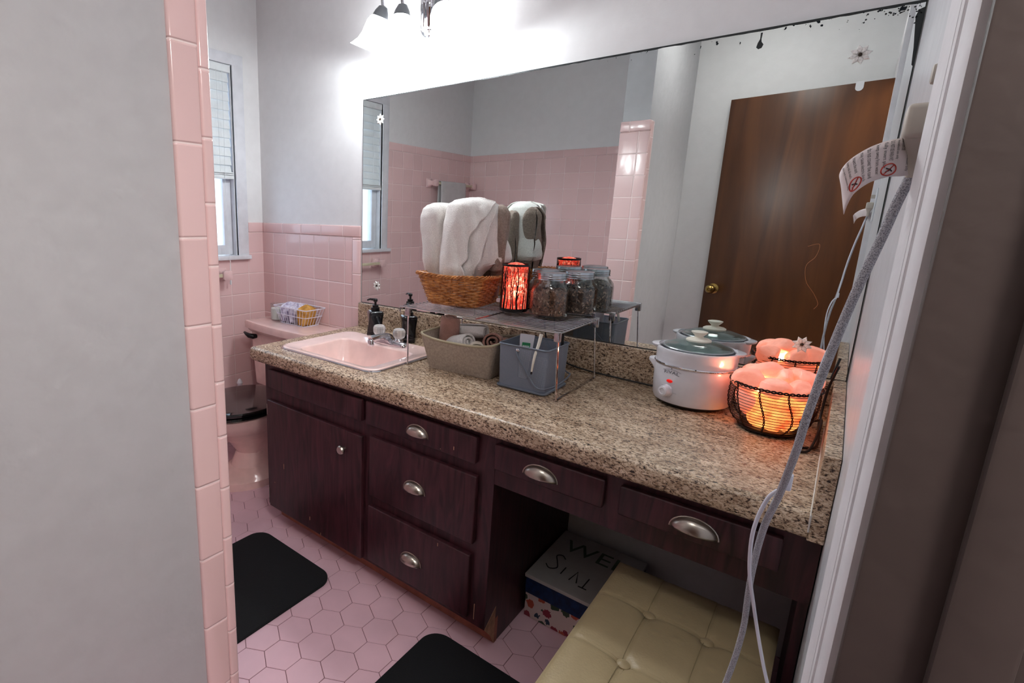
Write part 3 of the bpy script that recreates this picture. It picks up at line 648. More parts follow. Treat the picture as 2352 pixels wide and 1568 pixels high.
# ================================================================== LIGHT FIXTURE
lf = thing('vanity_light', (1.128, -.01, 2.0), 'chrome wall light with three lit frosted bell shades above the mirror', 'lamp')
LX = 1.128
part('backplate', MB().loft([[Vector((LX + p.x, y, 2.02 + p.y)) for p in rrect(0, 0, a, b_, min(a, b_) * .45, 0, 6)] for y, a, b_ in ((-.0005, .13, .22), (-.012, .125, .215), (-.022, .10, .19))], True, True, True), M_CHROME, lf)
part('body', MB().lathe([(.001, -.075), (.012, -.074), (.014, -.066), (.030, -.062), (.0345, -.056), (.035, -.004), (.037, .0), (.037, .022), (.032, .026), (.030, .12), (.02, .135), (.001, .137)], (LX + .02, -.055, 1.985), 32), M_CHROME, lf)
BULBS = []
def shade(x, y, z, tx, ty):
    ax = Vector((tx, ty, -1)).normalized(); M = Matrix.Translation((x, y, z)) @ ax.to_track_quat('Z', 'Y').to_matrix().to_4x4()
    arm = bezier([(LX + .02, -.06, 2.06), ((LX + .02 + x) / 2, (y - .06) / 2, 2.10), (x - tx * .02, y - ty * .02, z + .055), (x, y, z + .012)], 8)
    a = part('arm', MB().tube(arm, .0058, 10), M_CHROME, lf)
    part('socket_cup', MB().lathe([(.006, -.012), (.016, -.008), (.026, .010), (.031, .028), (.030, .029), (.001, .020)], n=24, M=M), mat('grey_cup', (120, 124, 128), .3, .8) if 'grey_cup' not in bpy.data.materials else bpy.data.materials['grey_cup'], a)
    o = part('shade', MB().lathe([(.026, .024), (.036, .034), (.043, .050), (.046, .070), (.049, .095), (.058, .118), (.073, .138), (.080, .144)], n=40, M=M), M_SHADE, lf)
    solidify(o, .002)
    BULBS.append((M @ Vector((0, 0, .135)), ax))
shade(.998, -.150, 2.000, -.42, -.04)
shade(1.128, -.190, 1.966, -.05, -.04)
shade(1.262, -.150, 1.975, .36, -.04)
# ================================================================== WIRE SHELF
rk = thing('wire_shelf', (1.6, -.22, ZT), 'chrome expandable wire shelf standing on the counter over the two bins', 'shelf')
ZD = .946
def deck(x0, x1, z, y0, y1):
    m = MB(); n = 15
    for k in range(n + 1):
        y = y0 + (y1 - y0) * k / n
        m.tube([(x0, y, z), (x1, y, z)], .0018 if 0 < k < n else .0026, 6)
    for x in (x0 + .002, (x0 + x1) / 2, x1 - .002): m.tube([(x, y0, z - .004), (x, y1, z - .004)], .0028, 6)
    m.tube([(x0, y0, z - .004), (x0, y0 - .002, z - .018), (x0 + .004, y0 - .002, z - .018)], .0022, 6)
    return m
part('deck', deck(1.315, 1.615, ZD, -.387, -.066), M_WIRE, rk)
part('deck', deck(1.565, 1.878, ZD - .006, -.384, -.068), M_WIRE, rk)
for xt, xf, d in ((1.335, 1.347, -1), (1.872, 1.886, 1)):
    part('leg_frame', MB().tube([(xt, -.368, ZD - .014), (xf, -.380, ZT + .0045), (xf - .002, -.372, ZT + .003), (xf - .004, -.078, ZT + .003), (xf - .004, -.072, ZT + .0045), (xt - .004, -.080, ZD - .014)], .0026, 8), M_CHROME, rk)
    for y in (-.370, -.082):
        part('bracket', MB().box(xt - .010, xt + .010, y - .006, y + .005, ZD - .034, ZD - .004, .003), M_WIRE, rk)
# stops above the deck edge at the back
part('back_guard', MB().tube([(1.33, -.064, ZD + .001), (1.33, -.064, ZD - .03), (1.60, -.064, ZD - .03), (1.60, -.064, ZD + .001)], .0022, 6), M_WIRE, rk)
ZS = ZD + .0026

# ------------------------------------------------------------------ wicker basket
bk = thing('wicker_basket', (1.44, -.2, ZS), 'honey brown wicker basket on the wire shelf, stuffed with wash cloths', 'basket')
BC = Vector((1.432, -.183, 0)); BR = .12
def bring(t, z, grow=0):
    """point on the basket wall: t around, z height 0..1 ; returns centre line"""
    w0, d0, w1, d1 = .188, .180, .262, .238
    f = z; w_ = w0 + (w1 - w0) * f + grow; d_ = d0 + (d1 - d0) * f + grow
    a = t * 2 * PI; c, s_ = math.cos(a), math.sin(a); p = 8.0
    k = (abs(c) ** p + abs(s_) ** p) ** (-1 / p)
    x, y = c * k * w_ / 2, s_ * k * d_ / 2
    hgt = .100 + .045 * max(0, math.sin(a)) ** 3 * max(0, 1 - abs(math.cos(a))) ** .3
    hgt += .006 * (abs(c * s_) * 2) ** 2
    q = Matrix.Rotation(BR, 3, 'Z') @ Vector((x, y, 0)) + BC
    q.z = ZS + .004 + z * hgt; return q, Vector((c, s_, 0))
wv = MB(); NS = 34; NR = 15
for r_ in range(NR):
    z = (r_ + .5) / NR * .93; pts = []; n = NS * 4
    for k in range(n):
        t = k / n; p, o_ = bring(t, z); off = .0030 * math.cos(PI * (t * NS) + (r_ % 2) * PI)
        pts.append(p + (Matrix.Rotation(BR, 3, 'Z') @ o_) * off + Vector((0, 0, .0012 * math.sin(t * 40 + r_))))
    wv.tube(pts, .0033, 6, closed=True)
part('weave', wv, M_WICK, bk)
st = MB()
for k in range(NS):
    st.tube([bring(k / NS, z_)[0] for z_ in (0, .25, .5, .75, .96)], .0024, 5)
part('stakes', st, M_WICK, bk)
rm = MB()
for ph in (0, 1, 2):
    pts = []
    for k in range(150):
        t = k / 150; p, o_ = bring(t, .98); o2 = Matrix.Rotation(BR, 3, 'Z') @ o_
        a = t * 2 * PI * 22 + ph * 2 * PI / 3
        pts.append(p + o2 * (.004 + .0045 * math.cos(a)) + Vector((0, 0, .0045 * math.sin(a))))
    rm.tube(pts, .0030, 5, closed=True)
part('rim', rm, M_WICK, bk)
bs = MB()
for k in range(9):
    y = -.078 + k * .0195
    pts = [Matrix.Rotation(BR, 3, 'Z') @ Vector((x_, y, 0)) + BC + Vector((0, 0, ZS + .004)) for x_ in (-.08, .08)]
    bs.tube(pts, .004, 5)
part('base', bs, M_WICK, bk)

# ------------------------------------------------------------------ towels
CU = Vector((.7538, .6571, 0)); CWD = Vector((.6571, -.7538, 0))
def interp(tab, y):
    if y <= tab[0][0]: return tab[0][1:]
    for p, q in zip(tab, tab[1:]):
        if y <= q[0]:
            f = (y - p[0]) / (q[0] - p[0]); f = f * f * (3 - 2 * f) * .5 + f * .5
            return [a_ + (b_ - a_) * f for a_, b_ in zip(p[1:], q[1:])]
    return tab[-1][1:]
def cloth(label, cx, cy, sil, b, mt, hems=(), seed=0, wob=.075, z_off=0, flip=1):
    """a folded wash cloth standing on end. sil: rows of (depth below the top, left, right) in metres;
    hems: curves of (depth below the top, position) where an overlapping layer ends"""
    top = 1.312 + z_off; d0, d1 = sil[0][0], sil[-1][0]; root = None; NV = 60; NU = 96
    for li, hem in enumerate((None,) + tuple(hems)):
        g = .0 + .012 * li; loops = []
        dd1 = d1 if hem is None else min(d1, hem[-1][0])
        for j in range(NV + 1):
            f = (j / NV) ** 1.5; d = d0 + (dd1 - d0) * f
            l, r = interp(sil, d); c = (l + r) / 2; ha = max(.004, (r - l) / 2)
            capf = min(1, math.sqrt(max(0, 1 - (1 - min(1, (d - d0 + .001) / .045)) ** 2))); hb = max(.006, b * capf) * (1 - .45 * min(1, max(0, (d - .235) / .06)))
            if hem is None: t0, t1 = 0, 2 * PI
            else:
                h = interp([(q, w_) for q, w_ in hem], d)[0]; q = max(-.97, min(.97, (h - c) / (ha + g)))
                t0, t1 = PI * .86, 2 * PI - math.acos(q) if False else PI + (PI - math.acos(q))
            lp = []
            for i in range(NU + 1):
                t = t0 + (t1 - t0) * i / NU
                x = c + (ha + g) * math.cos(t); w_ = -(hb + g) * math.sin(t)
                n1 = noise.noise(Vector((x * 16 + seed * 5, d * 7, t * .9 + li * .6))); n2 = noise.noise(Vector((x * 45, d * 20 + seed, t * 2)))
                k = 1 + wob * 2.2 * n1 + wob * .5 * n2
                crease = (.007 * math.sin(x * 70 + d * 14 + seed * 2 + li) + .004 * math.sin(x * 150 - d * 30 + seed)) * min(1, d / .06)
                p = Vector((cx, cy, 0)) + CU * (c + (x - c) * (1 + .25 * (k - 1))) * flip + CWD * (w_ * k + crease * (1 if w_ > 0 else .4))
                p.z = top - d + .004 * n1 * (1 if d > .02 else .3)
                lp.append(p)
            loops.append(lp)
        m = MB(); m.loft(loops, False)
        if hem is None:
            m.add([v for v in loops[0][:-1]], [tuple(range(NU))])
            o = part('wash_cloth', m, mt); setp(o, label, 'towel', 'wash cloths standing in the wicker basket'); root = o
        else:
            o = part('fold_layer', m, mt, root); solidify(o, .0030, 0)
            part('hem', MB().tube([l_[-1] for l_ in loops[2:]], .0034, 6), mt, o)
    return root
Q = .000298
def S(rows, c): return [((y - 105) * .000269, (l - c) * Q, (r - c) * Q) for y, l, r in rows]
def HM(rows, c): return [((y - 105) * .000269, (x - c) * Q) for x, y in rows]
cloth('white wash cloth with a folded terry flap, left front of the wicker basket', 1.330, -.180,
      S([(168, 330, 400), (180, 270, 455), (200, 225, 510), (250, 178, 565), (350, 150, 600), (480, 150, 605), (600, 172, 600), (750, 190, 585), (900, 192, 575), (1000, 215, 570), (1080, 235, 560), (1340, 260, 520)], 375), .046, M_TERRY,
      hems=[HM([(470, 170), (520, 250), (500, 400), (420, 500), (352, 590), (346, 700), (362, 820), (430, 940), (520, 1075), (540, 1200)], 375)], seed=1)
cloth('large white wash cloth with two curved hems, flaring right in the wicker basket', 1.470, -.172,
      S([(105, 870, 950), (118, 790, 1010), (140, 710, 1080), (200, 645, 1150), (300, 625, 1190), (450, 600, 1225), (600, 590, 1250), (750, 572, 1310), (850, 556, 1335), (905, 556, 1290), (950, 560, 1150), (1020, 566, 1040), (1080, 572, 1000), (1340, 600, 900)], 900), .058, M_TERRY,
      hems=[HM([(930, 105), (1090, 190), (1060, 280), (990, 480), (940, 680), (910, 850), (850, 970), (850, 1010), (840, 1200)], 900),
            HM([(880, 105), (1050, 160), (1000, 230), (860, 420), (770, 580), (755, 700), (760, 830), (700, 940), (740, 1040), (800, 1200)], 900)], seed=2.2)
cloth('cream wash cloth peeking out between the two white ones', 1.395, -.125,
      S([(178, 520, 600), (200, 480, 650), (300, 460, 680), (600, 470, 670), (1340, 480, 650)], 560), .030, M_CREAM, seed=4)
cloth('tan wash cloth right behind the large white one in the wicker basket', 1.530, -.125,
      S([(190, 1180, 1230), (215, 1130, 1270), (290, 1100, 1305), (500, 1110, 1300), (800, 1120, 1290), (1340, 1130, 1220)], 1190), .034, M_TERRY2, hems=[HM([(1200, 190), (1240, 300), (1220, 600), (1230, 1000)], 1190)], seed=5, wob=.09)
cloth('pale taupe wash cloth at the mirror side of the wicker basket', 1.462, -.100,
      S([(240, 520, 620), (270, 460, 690), (350, 430, 720), (600, 420, 730), (1340, 440, 700)], 580), .028, M_TERRY2, seed=7, wob=.08)
# ------------------------------------------------------------------ tree-pattern salt lamp
tl = thing('tree_salt_lamp', (1.650, -.215, ZS), 'glowing orange salt lamp behind a black tree silhouette sleeve, on the wire shelf', 'lamp')
CX, CY = 1.650, -.215
def glow():
    m = bpy.data.materials.new('glowing_salt_chips'); m.use_nodes = True; nt = m.node_tree; N = nt.nodes.new; L = nt.links.new; b = nt.nodes['Principled BSDF']
    g = N('ShaderNodeNewGeometry'); v = N('ShaderNodeTexVoronoi'); v.inputs['Scale'].default_value = 130; v.feature = 'DISTANCE_TO_EDGE'; L(g.outputs['Position'], v.inputs['Vector'])
    v2 = N('ShaderNodeTexVoronoi'); v2.inputs['Scale'].default_value = 130; L(g.outputs['Position'], v2.inputs['Vector'])
    r = N('ShaderNodeValToRGB'); r.color_ramp.elements[0].color = lin((220, 40, 30)); r.color_ramp.elements[1].color = lin((255, 150, 120)); e = r.color_ramp.elements.new(.5); e.color = lin((255, 86, 62)); L(v2.outputs['Color'], r.inputs['Fac'])
    r3 = N('ShaderNodeValToRGB'); r3.color_ramp.elements[0].color = (.35, .2, .2, 1); r3.color_ramp.elements[1].position = .12; r3.color_ramp.elements[1].color = (1, 1, 1, 1); L(v.outputs['Distance'], r3.inputs['Fac'])
    mx = N('ShaderNodeMix'); mx.data_type = 'RGBA'; mx.blend_type = 'MULTIPLY'; mx.inputs[0].default_value = 1; L(r.outputs[0], mx.inputs[6]); L(r3.outputs[0], mx.inputs[7])
    L(mx.outputs[2], b.inputs['Base Color']); L(mx.outputs[2], b.inputs['Emission Color']); b.inputs['Roughness'].default_value = .3
    vd = N('ShaderNodeVectorMath'); vd.operation = 'DISTANCE'; L(g.outputs['Position'], vd.inputs[0]); vd.inputs[1].default_value = (1.672, -.246, 1.035)
    mr_ = N('ShaderNodeMapRange'); mr_.interpolation_type = 'SMOOTHERSTEP'; L(vd.outputs['Value'], mr_.inputs[0]); mr_.inputs[1].default_value = 0; mr_.inputs[2].default_value = .055; mr_.inputs[3].default_value = 2.6; mr_.inputs[4].default_value = .30
    L(mr_.outputs[0], b.inputs['Emission Strength']); return m
M_GLOW = glow()
part('salt_fill', MB().lathe([(.001, .012), (.0385, .012), (.0385, .150), (.030, .153), (.018, .159), (.001, .162)], (CX, CY, ZS), 40), M_GLOW, tl)
sl = MB(); R_ = .0425
def onc(a, z): return Vector((CX + R_ * math.cos(a), CY + R_ * math.sin(a), ZS + z))
sl.lathe([(R_ - .001, .150), (R_ + .001, .150), (R_ + .0012, .157), (R_ - .001, .157), (R_ - .001, .150)], (CX, CY, ZS), 48)
sl.lathe([(R_ - .001, .006), (R_ + .001, .006), (R_ + .001, .016), (R_ - .001, .016), (R_ - .001, .006)], (CX, CY, ZS), 48)
rnd = random.Random(11)
na = 25
for k in range(na):
    a = 2 * PI * k / na + rnd.uniform(-.06, .06) + .12
    big = k % 4 == 1; w0 = .0026 if big else rnd.uniform(.0007, .0016)
    z_end = .147; pts = []; rs = []
    for i in range(9):
        z = .012 + (z_end - .012) * i / 8
        pts.append(onc(a + .05 * math.sin(i * 1.1 + k), z)); rs.append(w0 * (1.5 - 1.0 * i / 8))
    sl.tube(pts, 1, 6, rs=rs, flat=.8)
    for b_ in range(7 if big else 4):
        zb = rnd.uniform(.04, .112); sg = rnd.choice((-1, 1)); ln = rnd.uniform(.15, .38)
        q = [onc(a + sg * ln * t_, zb + .035 * t_ ** .8) for t_ in (0, .3, .6, 1)]
        sl.tube(q, 1, 5, rs=[w0 * .6, w0 * .45, .0006, .0004])
        q2 = [onc(a + sg * ln * (.5 + .1 * t_), zb + .02 + .028 * t_) for t_ in (0, .5, 1)]
        sl.tube(q2, .0005, 4)
part('tree_sleeve', sl, M_BLACKP, tl, 'black cut-out tree silhouette sleeve')
part('foot', MB().lathe([(.001, 0), (.030, 0), (.036, .003), (.044, .007), (.044, .011), (.001, .012)], (CX, CY, ZS), 36), M_BLACKP, tl)
part('cord', MB().tube(bezier([(CX + .02, CY + .045, ZS + .006), (1.665, -.10, ZS - .0), (1.68, -.052, .93), (1.70, -.045, .83), (1.76, -.048, .775), (1.84, -.042, .756), (1.93, -.036, .750), (2.02, -.034, .747), (2.10, -.036, .746), (2.24, -.038, .747), (2.42, -.04, .75)], 6), .0028, 6), M_DCORD, tl)

# ------------------------------------------------------------------ jars of dried petals
def jar(x, y, label, herb, yaw=0, lvl=.086):
    t = thing('glass_jar', (x, y, ZS - .004), label, 'jar', 'screw-top jars of dried petals on the wire shelf')
    n = 48
    def sq(r_, z, k_=3.2):
        out = []
        for i in range(n):
            a = 2 * PI * i / n; c, s_ = math.cos(a), math.sin(a)
            kk = (abs(c) ** k_ + abs(s_) ** k_) ** (-1 / k_) if k_ else 1
            out.append(Vector((c * kk * r_, s_ * kk * r_, z)))
        return out
    outer = [sq(.030, .0015), sq(.046, .0), sq(.053, .004), sq(.056, .014), sq(.056, .080), sq(.0545, .092, 2.8), sq(.048, .104, 2.4), sq(.0425, .110, 2), sq(.041, .114, 2), sq(.041, .134, 2)]
    inner = [sq(.038, .134, 2), sq(.038, .114, 2), sq(.045, .102, 2.4), sq(.0515, .090, 2.8), sq(.053, .080), sq(.053, .014), sq(.050, .007), sq(.03, .005)]
    local('glass', MB().loft(outer + inner, True, True, True), M_GLASS, t)
    f = MB(); rnd_ = random.Random(hash(label) % 1000)
    f.loft([sq(.040, .0078), sq(.045, .0100), sq(.0475, .016), sq(.0475, lvl - .010), sq(.044, lvl - .003), sq(.02, lvl)], True, True, True)
    for i in range(1100):
        a = rnd_.uniform(0, 2 * PI); zz = rnd_.uniform(.014, lvl); top = rnd_.random() < .2
        r_ = rnd_.uniform(0, .046) if top else rnd_.uniform(.0492, .0512); zz = lvl + rnd_.uniform(-.001, .003) if top else zz
        c, s_ = math.cos(a), math.sin(a); kk = 1 if top else (abs(c) ** 3.2 + abs(s_) ** 3.2) ** (-1 / 3.2)
        p = Vector((c * kk * r_, s_ * kk * r_, zz)); d = Vector((rnd_.uniform(-1, 1), rnd_.uniform(-1, 1), rnd_.uniform(-1, 1))); d -= Vector((c, s_, 0)) * d.dot(Vector((c, s_, 0))) * (0 if top else 1); d.normalize()
        e_ = d.cross(Vector((c, s_, .2))).normalized() * .0026
        f.add([p - d * .0055, p + e_ + Vector((c, s_, 0)) * .0008, p + d * .0055 + Vector((c, s_, 0)) * .001, p - e_], [(0, 1, 2, 3)], False)
    fo = local('petals', f, herb, t); fo['kind'] = 'stuff'
    rings = [(.001, .1395), (.036, .1395), (.040, .1405), (.0435, .1395), (.0445, .137), (.0445, .133), (.0452, .132), (.0445, .1305), (.0445, .127), (.0452, .126), (.0445, .1245), (.0445, .121), (.046, .1200), (.046, .1185), (.0435, .118), (.0425, .119), (.0425, .1345), (.001, .1355)]
    local('lid', MB().lathe(rings[::-1], n=44), M_LIDM, t)
    t.rotation_euler.z = yaw
jar(1.7600, -.188, 'frontmost jar of the three, full of reddish dried petals, beside the tree lamp', M_HERB, .15)
jar(1.8050, -.078, 'jar of dark dried leaves at the right end of the wire shelf, nearest the mirror', M_HERB2, .1, .082)
jar(1.7000, -.100, 'half hidden jar behind the front one, between tree lamp and mirror', M_HERB2, .3, .07)

# ------------------------------------------------------------------ beige fabric bin with rolled cloths
fb = thing('fabric_bin', (1.52, -.25, ZT), 'beige felt bin of rolled cloths under the left of the wire shelf', 'bin')
def binloop(z, grow=0, thick=0):
    f = z; w_ = .232 + .050 * f - thick; d_ = .165 + .045 * f - thick; out = []; base = rrect(0, 0, w_, d_, .018, 0, 6)
    # subdivide straight runs
    pts = []
    for i in range(len(base)):
        a, b_ = base[i], base[(i + 1) % len(base)]; n_ = 8 if (a - b_).length > .05 else 1
        for k in range(n_): pts.append(a.lerp(b_, k / n_))
    for p in pts:
        cf = (abs(p.x) / (w_ / 2)) ** 4 * .5 + (abs(p.y) / (d_ / 2)) ** 6 * .2
        h = .104 + .016 * min(1, max(0, (abs(p.x) / (w_ / 2)) ** 3))
        bow = 1 + .03 * math.sin(PI * f) * (1 - (abs(p.x) / (w_ / 2)) ** 2) * (1 if abs(p.y) > d_ * .45 else 0)
        q = Matrix.Rotation(.075, 3, 'Z') @ Vector((p.x, p.y * bow, 0)); out.append(Vector((1.5235 + q.x, -.262 + q.y, ZT + .001 + f * h)))
    return out
part('body', MB().loft([binloop(0), binloop(.25), binloop(.5), binloop(.75), binloop(1), binloop(1, 0, .008), binloop(.5, 0, .008), binloop(.02, 0, .008)], True, True, True), M_BEIGEF, fb)
rim = binloop(1, 0, .004)
part('hem', MB().tube(rim, .0042, 8, closed=True), M_BEIGEE, fb, 'paler rolled hem')
def roll(name, label, c, ax, ln, r_, mt, turns=2.6, seed=0, cat='cloth', sq=.9):
    """rolled cloth: a spiral strip swept along its axis"""
    ax = Vector(ax).normalized(); M = Matrix.Translation(c) @ ax.to_track_quat('Z', 'Y').to_matrix().to_4x4()
    n = 70; sec = []
    for k in range(n + 1):
        t = k / n; a = turns * 2 * PI * t + seed; rr = r_ * (.16 + .84 * t)
        sec.append((rr * math.cos(a), rr * math.sin(a) * sq))
    lo = []
    for j in range(9):
        z = -ln / 2 + ln * j / 8; tp = 1 - .10 * abs(2 * j / 8 - 1) ** 4
        lo.append([M @ Vector((x * tp * (1 + .03 * noise.noise(Vector((x * 40, z * 30, seed)))), y * tp, z + .003 * noise.noise(Vector((x * 50, y * 50, seed + j))))) for x, y in sec])
    o = part(name, MB().loft(lo, False), mt); solidify(o, r_ * .16); setp(o, label, cat, 'rolled cloths in the beige bin'); return o
roll('rolled_cloth', 'dusty rose rolled cloth standing at the left end of the beige bin', (1.433, -.262, .842), (.05, .02, 1), .135, .038, M_ROSE, seed=1)
roll('rolled_cloth', 'white rolled cloth lying at the centre of the beige bin', (1.500, -.285, .830), (.75, -.25, .25), .095, .038, M_TERRY, seed=2)
roll('rolled_cloth', 'small white rolled cloth with its end turned to the front right of the beige bin', (1.575, -.300, .826), (.5, -.85, .15), .075, .029, M_CREAM, seed=.5)
roll('rolled_cloth', 'dusty rose rolled cloth lying at the right end of the beige bin', (1.603, -.235, .842), (.35, -.9, .25), .11, .041, M_ROSE, seed=3.0)
roll('rolled_cloth', 'white rolled cloth at the back of the beige bin', (1.495, -.205, .858), (.95, .1, .1), .10, .028, M_TERRY, seed=4)

# ------------------------------------------------------------------ grey mesh caddy
def mesh_mat():
    m = bpy.data.materials.new('perforated_grey_steel'); m.use_nodes = True; nt = m.node_tree; N = nt.nodes.new; L = nt.links.new; b = nt.nodes['Principled BSDF']
    b.inputs['Base Color'].default_value = lin((128, 138, 154)); b.inputs['Roughness'].default_value = .45; b.inputs['Metallic'].default_value = .0
    g = N('ShaderNodeNewGeometry'); sp = N('ShaderNodeSeparateXYZ'); L(g.outputs['Position'], sp.inputs[0])
    def mm(op, a, c):
        q = N('ShaderNodeMath'); q.operation = op
        for i, t in enumerate((a, c)):
            if isinstance(t, (int, float)): q.inputs[i].default_value = t
            else: L(t, q.inputs[i])
        return q.outputs[0]
    s_ = mm('ADD', sp.outputs['X'], sp.outputs['Y'])
    a = mm('SINE', mm('MULTIPLY', mm('ADD', s_, sp.outputs['Z']), 1000), 0); c = mm('SINE', mm('MULTIPLY', mm('SUBTRACT', s_, sp.outputs['Z']), 1000), 0)
    hole = mm('GREATER_THAN', mm('MULTIPLY', a, c), .72)
    zl = mm('LESS_THAN', sp.outputs['Z'], ZT + .135); hole = mm('MULTIPLY', hole, zl)
    L(mm('SUBTRACT', 1, hole), b.inputs['Alpha']); return m
M_MESH = mesh_mat()
mc = thing('mesh_caddy', (1.765, -.287, ZT), 'grey perforated steel caddy with a hanging bail handle, under the right of the wire shelf', 'caddy')
def ml(w_, z, r_=.012): return rrect(1.767, -.288, w_, w_, r_, ZT + z, 6)
part('basket', MB().loft([ml(.150, .004), ml(.150, .01), ml(.153, .06), ml(.157, .134)], True, True), M_MESH, mc)
part('rim', MB().tube(ml(.158, .136), .0025, 8, closed=True), M_GREY, mc)
part('bottom_rim', MB().tube(ml(.154, .006), .0045, 8, closed=True), M_GREY, mc)
part('handle', MB().tube(bezier([(1.752, -.370, .862), (1.756, -.374, .852), (1.790, -.376, .808), (1.818, -.378, .774), (1.840, -.372, .766), (1.856, -.330, .768), (1.862, -.270, .776), (1.856, -.215, .782), (1.838, -.203, .785), (1.80, -.202, .82), (1.765, -.202, .862)], 6), .0024, 8), M_GREY, mc)
for y, s_ in ((-.367, 1), (-.209, -1)): part('pivot', MB().lathe([(.001, 0), (.0055, .0005), (.0055, .002), (.003, .004), (.001, .0045)][::-1], n=14, M=Matrix.Translation((1.753, y, .866)) @ Matrix.Rotation(s_ * PI / 2, 4, 'X')), M_CHROME, mc)
# contents
tb = thing('cosmetic_tube', (1.752, -.322, .80), 'white tube with green label leaning inside the grey mesh caddy', 'tube')
m = MB(); Mx = Matrix.Translation((1.752, -.322, .772)) @ Matrix.Rotation(-.1, 4, 'X') @ Matrix.Rotation(.35, 4, 'Z')
m.loft([[Mx @ Vector((a * math.cos(t), b_ * math.sin(t), z)) for t in [2 * PI * k / 24 for k in range(24)]] for z, a, b_ in ((0, .013, .013), (.02, .014, .013), (.06, .0175, .010), (.128, .0215, .0015), (.134, .0215, .0012))], True, True, True)
part('tube_body', m, M_CROCK, tb)
g = MB().box(-.013, .013, -.0098, -.0085, .088, .108); g.v = [tuple(Mx @ (Vector((v[0], v[1] + .0, v[2])) + Vector((0, .0035 if v[2] > .1 else .0, 0)))) for v in g.v]
lb = MB().loft([[Mx @ Vector((x, -y - .0006, z)) for z, y in ((.088, .0088), (.109, .0062))] for x in (-.012, .012)], False)
part('label_patch', lb, M_GRN, tb, 'green printed label')
tx = MB()
for k in range(6): tx.loft([[Mx @ Vector((x, -y - .0009, z)) for z, y in ((.0965, .0078), (.1005, .0073))] for x in (-.0095 + k * .0033, -.0095 + k * .0033 + .0022)], False)
part('label_print', tx, M_CROCK, tb)
tk = MB().tube([(1.808, -.336, .918), (1.809, -.352, .888), (1.809, -.3705, .861), (1.809, -.3795, .835), (1.808, -.3815, .815)], .004, 8, rs=[.0056, .005, .0042, .0034, .0026])
o = part('cosmetic_brush', tk, M_CREAMP); setp(o, 'pale slim brush hooked over the front rim of the grey mesh caddy', 'brush')
part('brush_tip', MB().tube([(1.808, -.3815, .816), (1.8075, -.382, .809), (1.807, -.3822, .806)], .002, 8, rs=[.002, .0032, .0008]), M_BLACKP, o)
o = part('cream_pot', MB().lathe([(.001, 0), (.020, 0), (.022, .004), (.022, .06), (.019, .066), (.024, .068), (.024, .088), (.021, .092), (.001, .092)], (1.800, -.312, .7475), 24), M_CROCK); setp(o, 'small white pot inside the grey mesh caddy beside the brush', 'pot')
o = part('lotion_bottle', MB().loft([rrect(1.722, -.245, a, b_, min(a, b_) * .3, z, 5) for z, a, b_ in ((.7475, .04, .03), (.75, .045, .035), (.84, .045, .035), (.85, .03, .025), (.865, .02, .02))], True, True, True), M_BLACKP); setp(o, 'black bottle at the back left corner inside the grey mesh caddy', 'bottle')
o = part('comb', MB().box(1.826, 1.832, -.235, -.223, .76, .915, .002), M_BLACKP); setp(o, 'black stick upright in the back right corner of the grey mesh caddy', 'comb')

# ================================================================== SLOW COOKER
sc_ = thing('slow_cooker', (2.168, -.116, ZT), 'white round slow cooker with glass lid and red light on the counter', 'slow cooker')
KX, KY = 2.168, -.116
def lt(prof_, c=(KX, KY, ZT), n=56, sx=1.0): return MB().lathe(prof_, c, n, sx=sx)
part('base', lt([(.001, .002), (.078, .002), (.082, .006), (.084, .014), (.001, .014)]), M_BLACKP, sc_)
part('housing', lt([(.001, .010), (.084, .010), (.092, .014), (.0955, .024), (.0975, .06), (.0985, .112), (.0975, .1165), (.094, .118), (.001, .118)], sx=1.02), M_CROCK, sc_)
part('metal_band', lt([(.096, .1165), (.1005, .1170), (.1012, .1195), (.1000, .1220), (.096, .1222)], sx=1.02), M_CHROME, sc_)
part('stoneware', lt([(.094, .1215), (.0968, .122), (.0975, .130), (.0985, .152), (.0990, .158), (.0975, .1625), (.094, .163), (.090, .161), (.088, .158), (.085, .12), (.084, .08), (.001, .07)], sx=1.02), M_CROCK, sc_)
ro = Matrix.Translation((KX, KY, 0)) @ Matrix.Rotation(.10, 4, 'Z') @ Matrix.Translation((-KX, -KY, 0))
for s_ in (-1, 1):
    hm = MB(); lo = []
    for k in range(11):
        a = -1 + 2 * k / 10; ext = .013 * (1 - abs(a) ** 3); y = a * .034
        xb = math.sqrt(.098 ** 2 - y * y) * 1.02
        lo.append([Vector((KX + s_ * (xb - .006), KY + y, ZT + .150)), Vector((KX + s_ * (xb + ext), KY + y, ZT + .158)), Vector((KX + s_ * (xb + ext + .001), KY + y, ZT + .163)), Vector((KX + s_ * (xb - .004), KY + y, ZT + .1655))])
    hm.loft(lo, True, True, True); hm.v = [tuple(ro @ Vector(v)) for v in hm.v]
    part('stoneware_handle', hm, M_CROCK, sc_)
for s_ in (-1, 1):
    hb = MB(); lo = []
    for k in range(9):
        a = -1 + 2 * k / 8; ext = .020 * (1 - abs(a) ** 3); y = a * .028; xb = .097
        lo.append([Vector((KX + s_ * (xb - .004), KY + y, ZT + .080)), Vector((KX + s_ * (xb + ext * .4), KY + y, ZT + .098)), Vector((KX + s_ * (xb + ext), KY + y, ZT + .112)), Vector((KX + s_ * (xb + ext * .95), KY + y, ZT + .118)), Vector((KX + s_ * (xb - .004), KY + y, ZT + .117))])
    hb.loft(lo, True, True, True); hb.v = [tuple(ro @ Vector(v)) for v in hb.v]
    part('side_handle', hb, M_CROCK, sc_)
part('lid', MB().lathe([(.001, .1835), (.03, .1825), (.056, .177), (.075, .170), (.084, .1645), (.084, .162), (.073, .167), (.054, .174), (.03, .179), (.001, .180)], (KX, KY, ZT), 56), M_LIDG, sc_, 'clear glass lid')
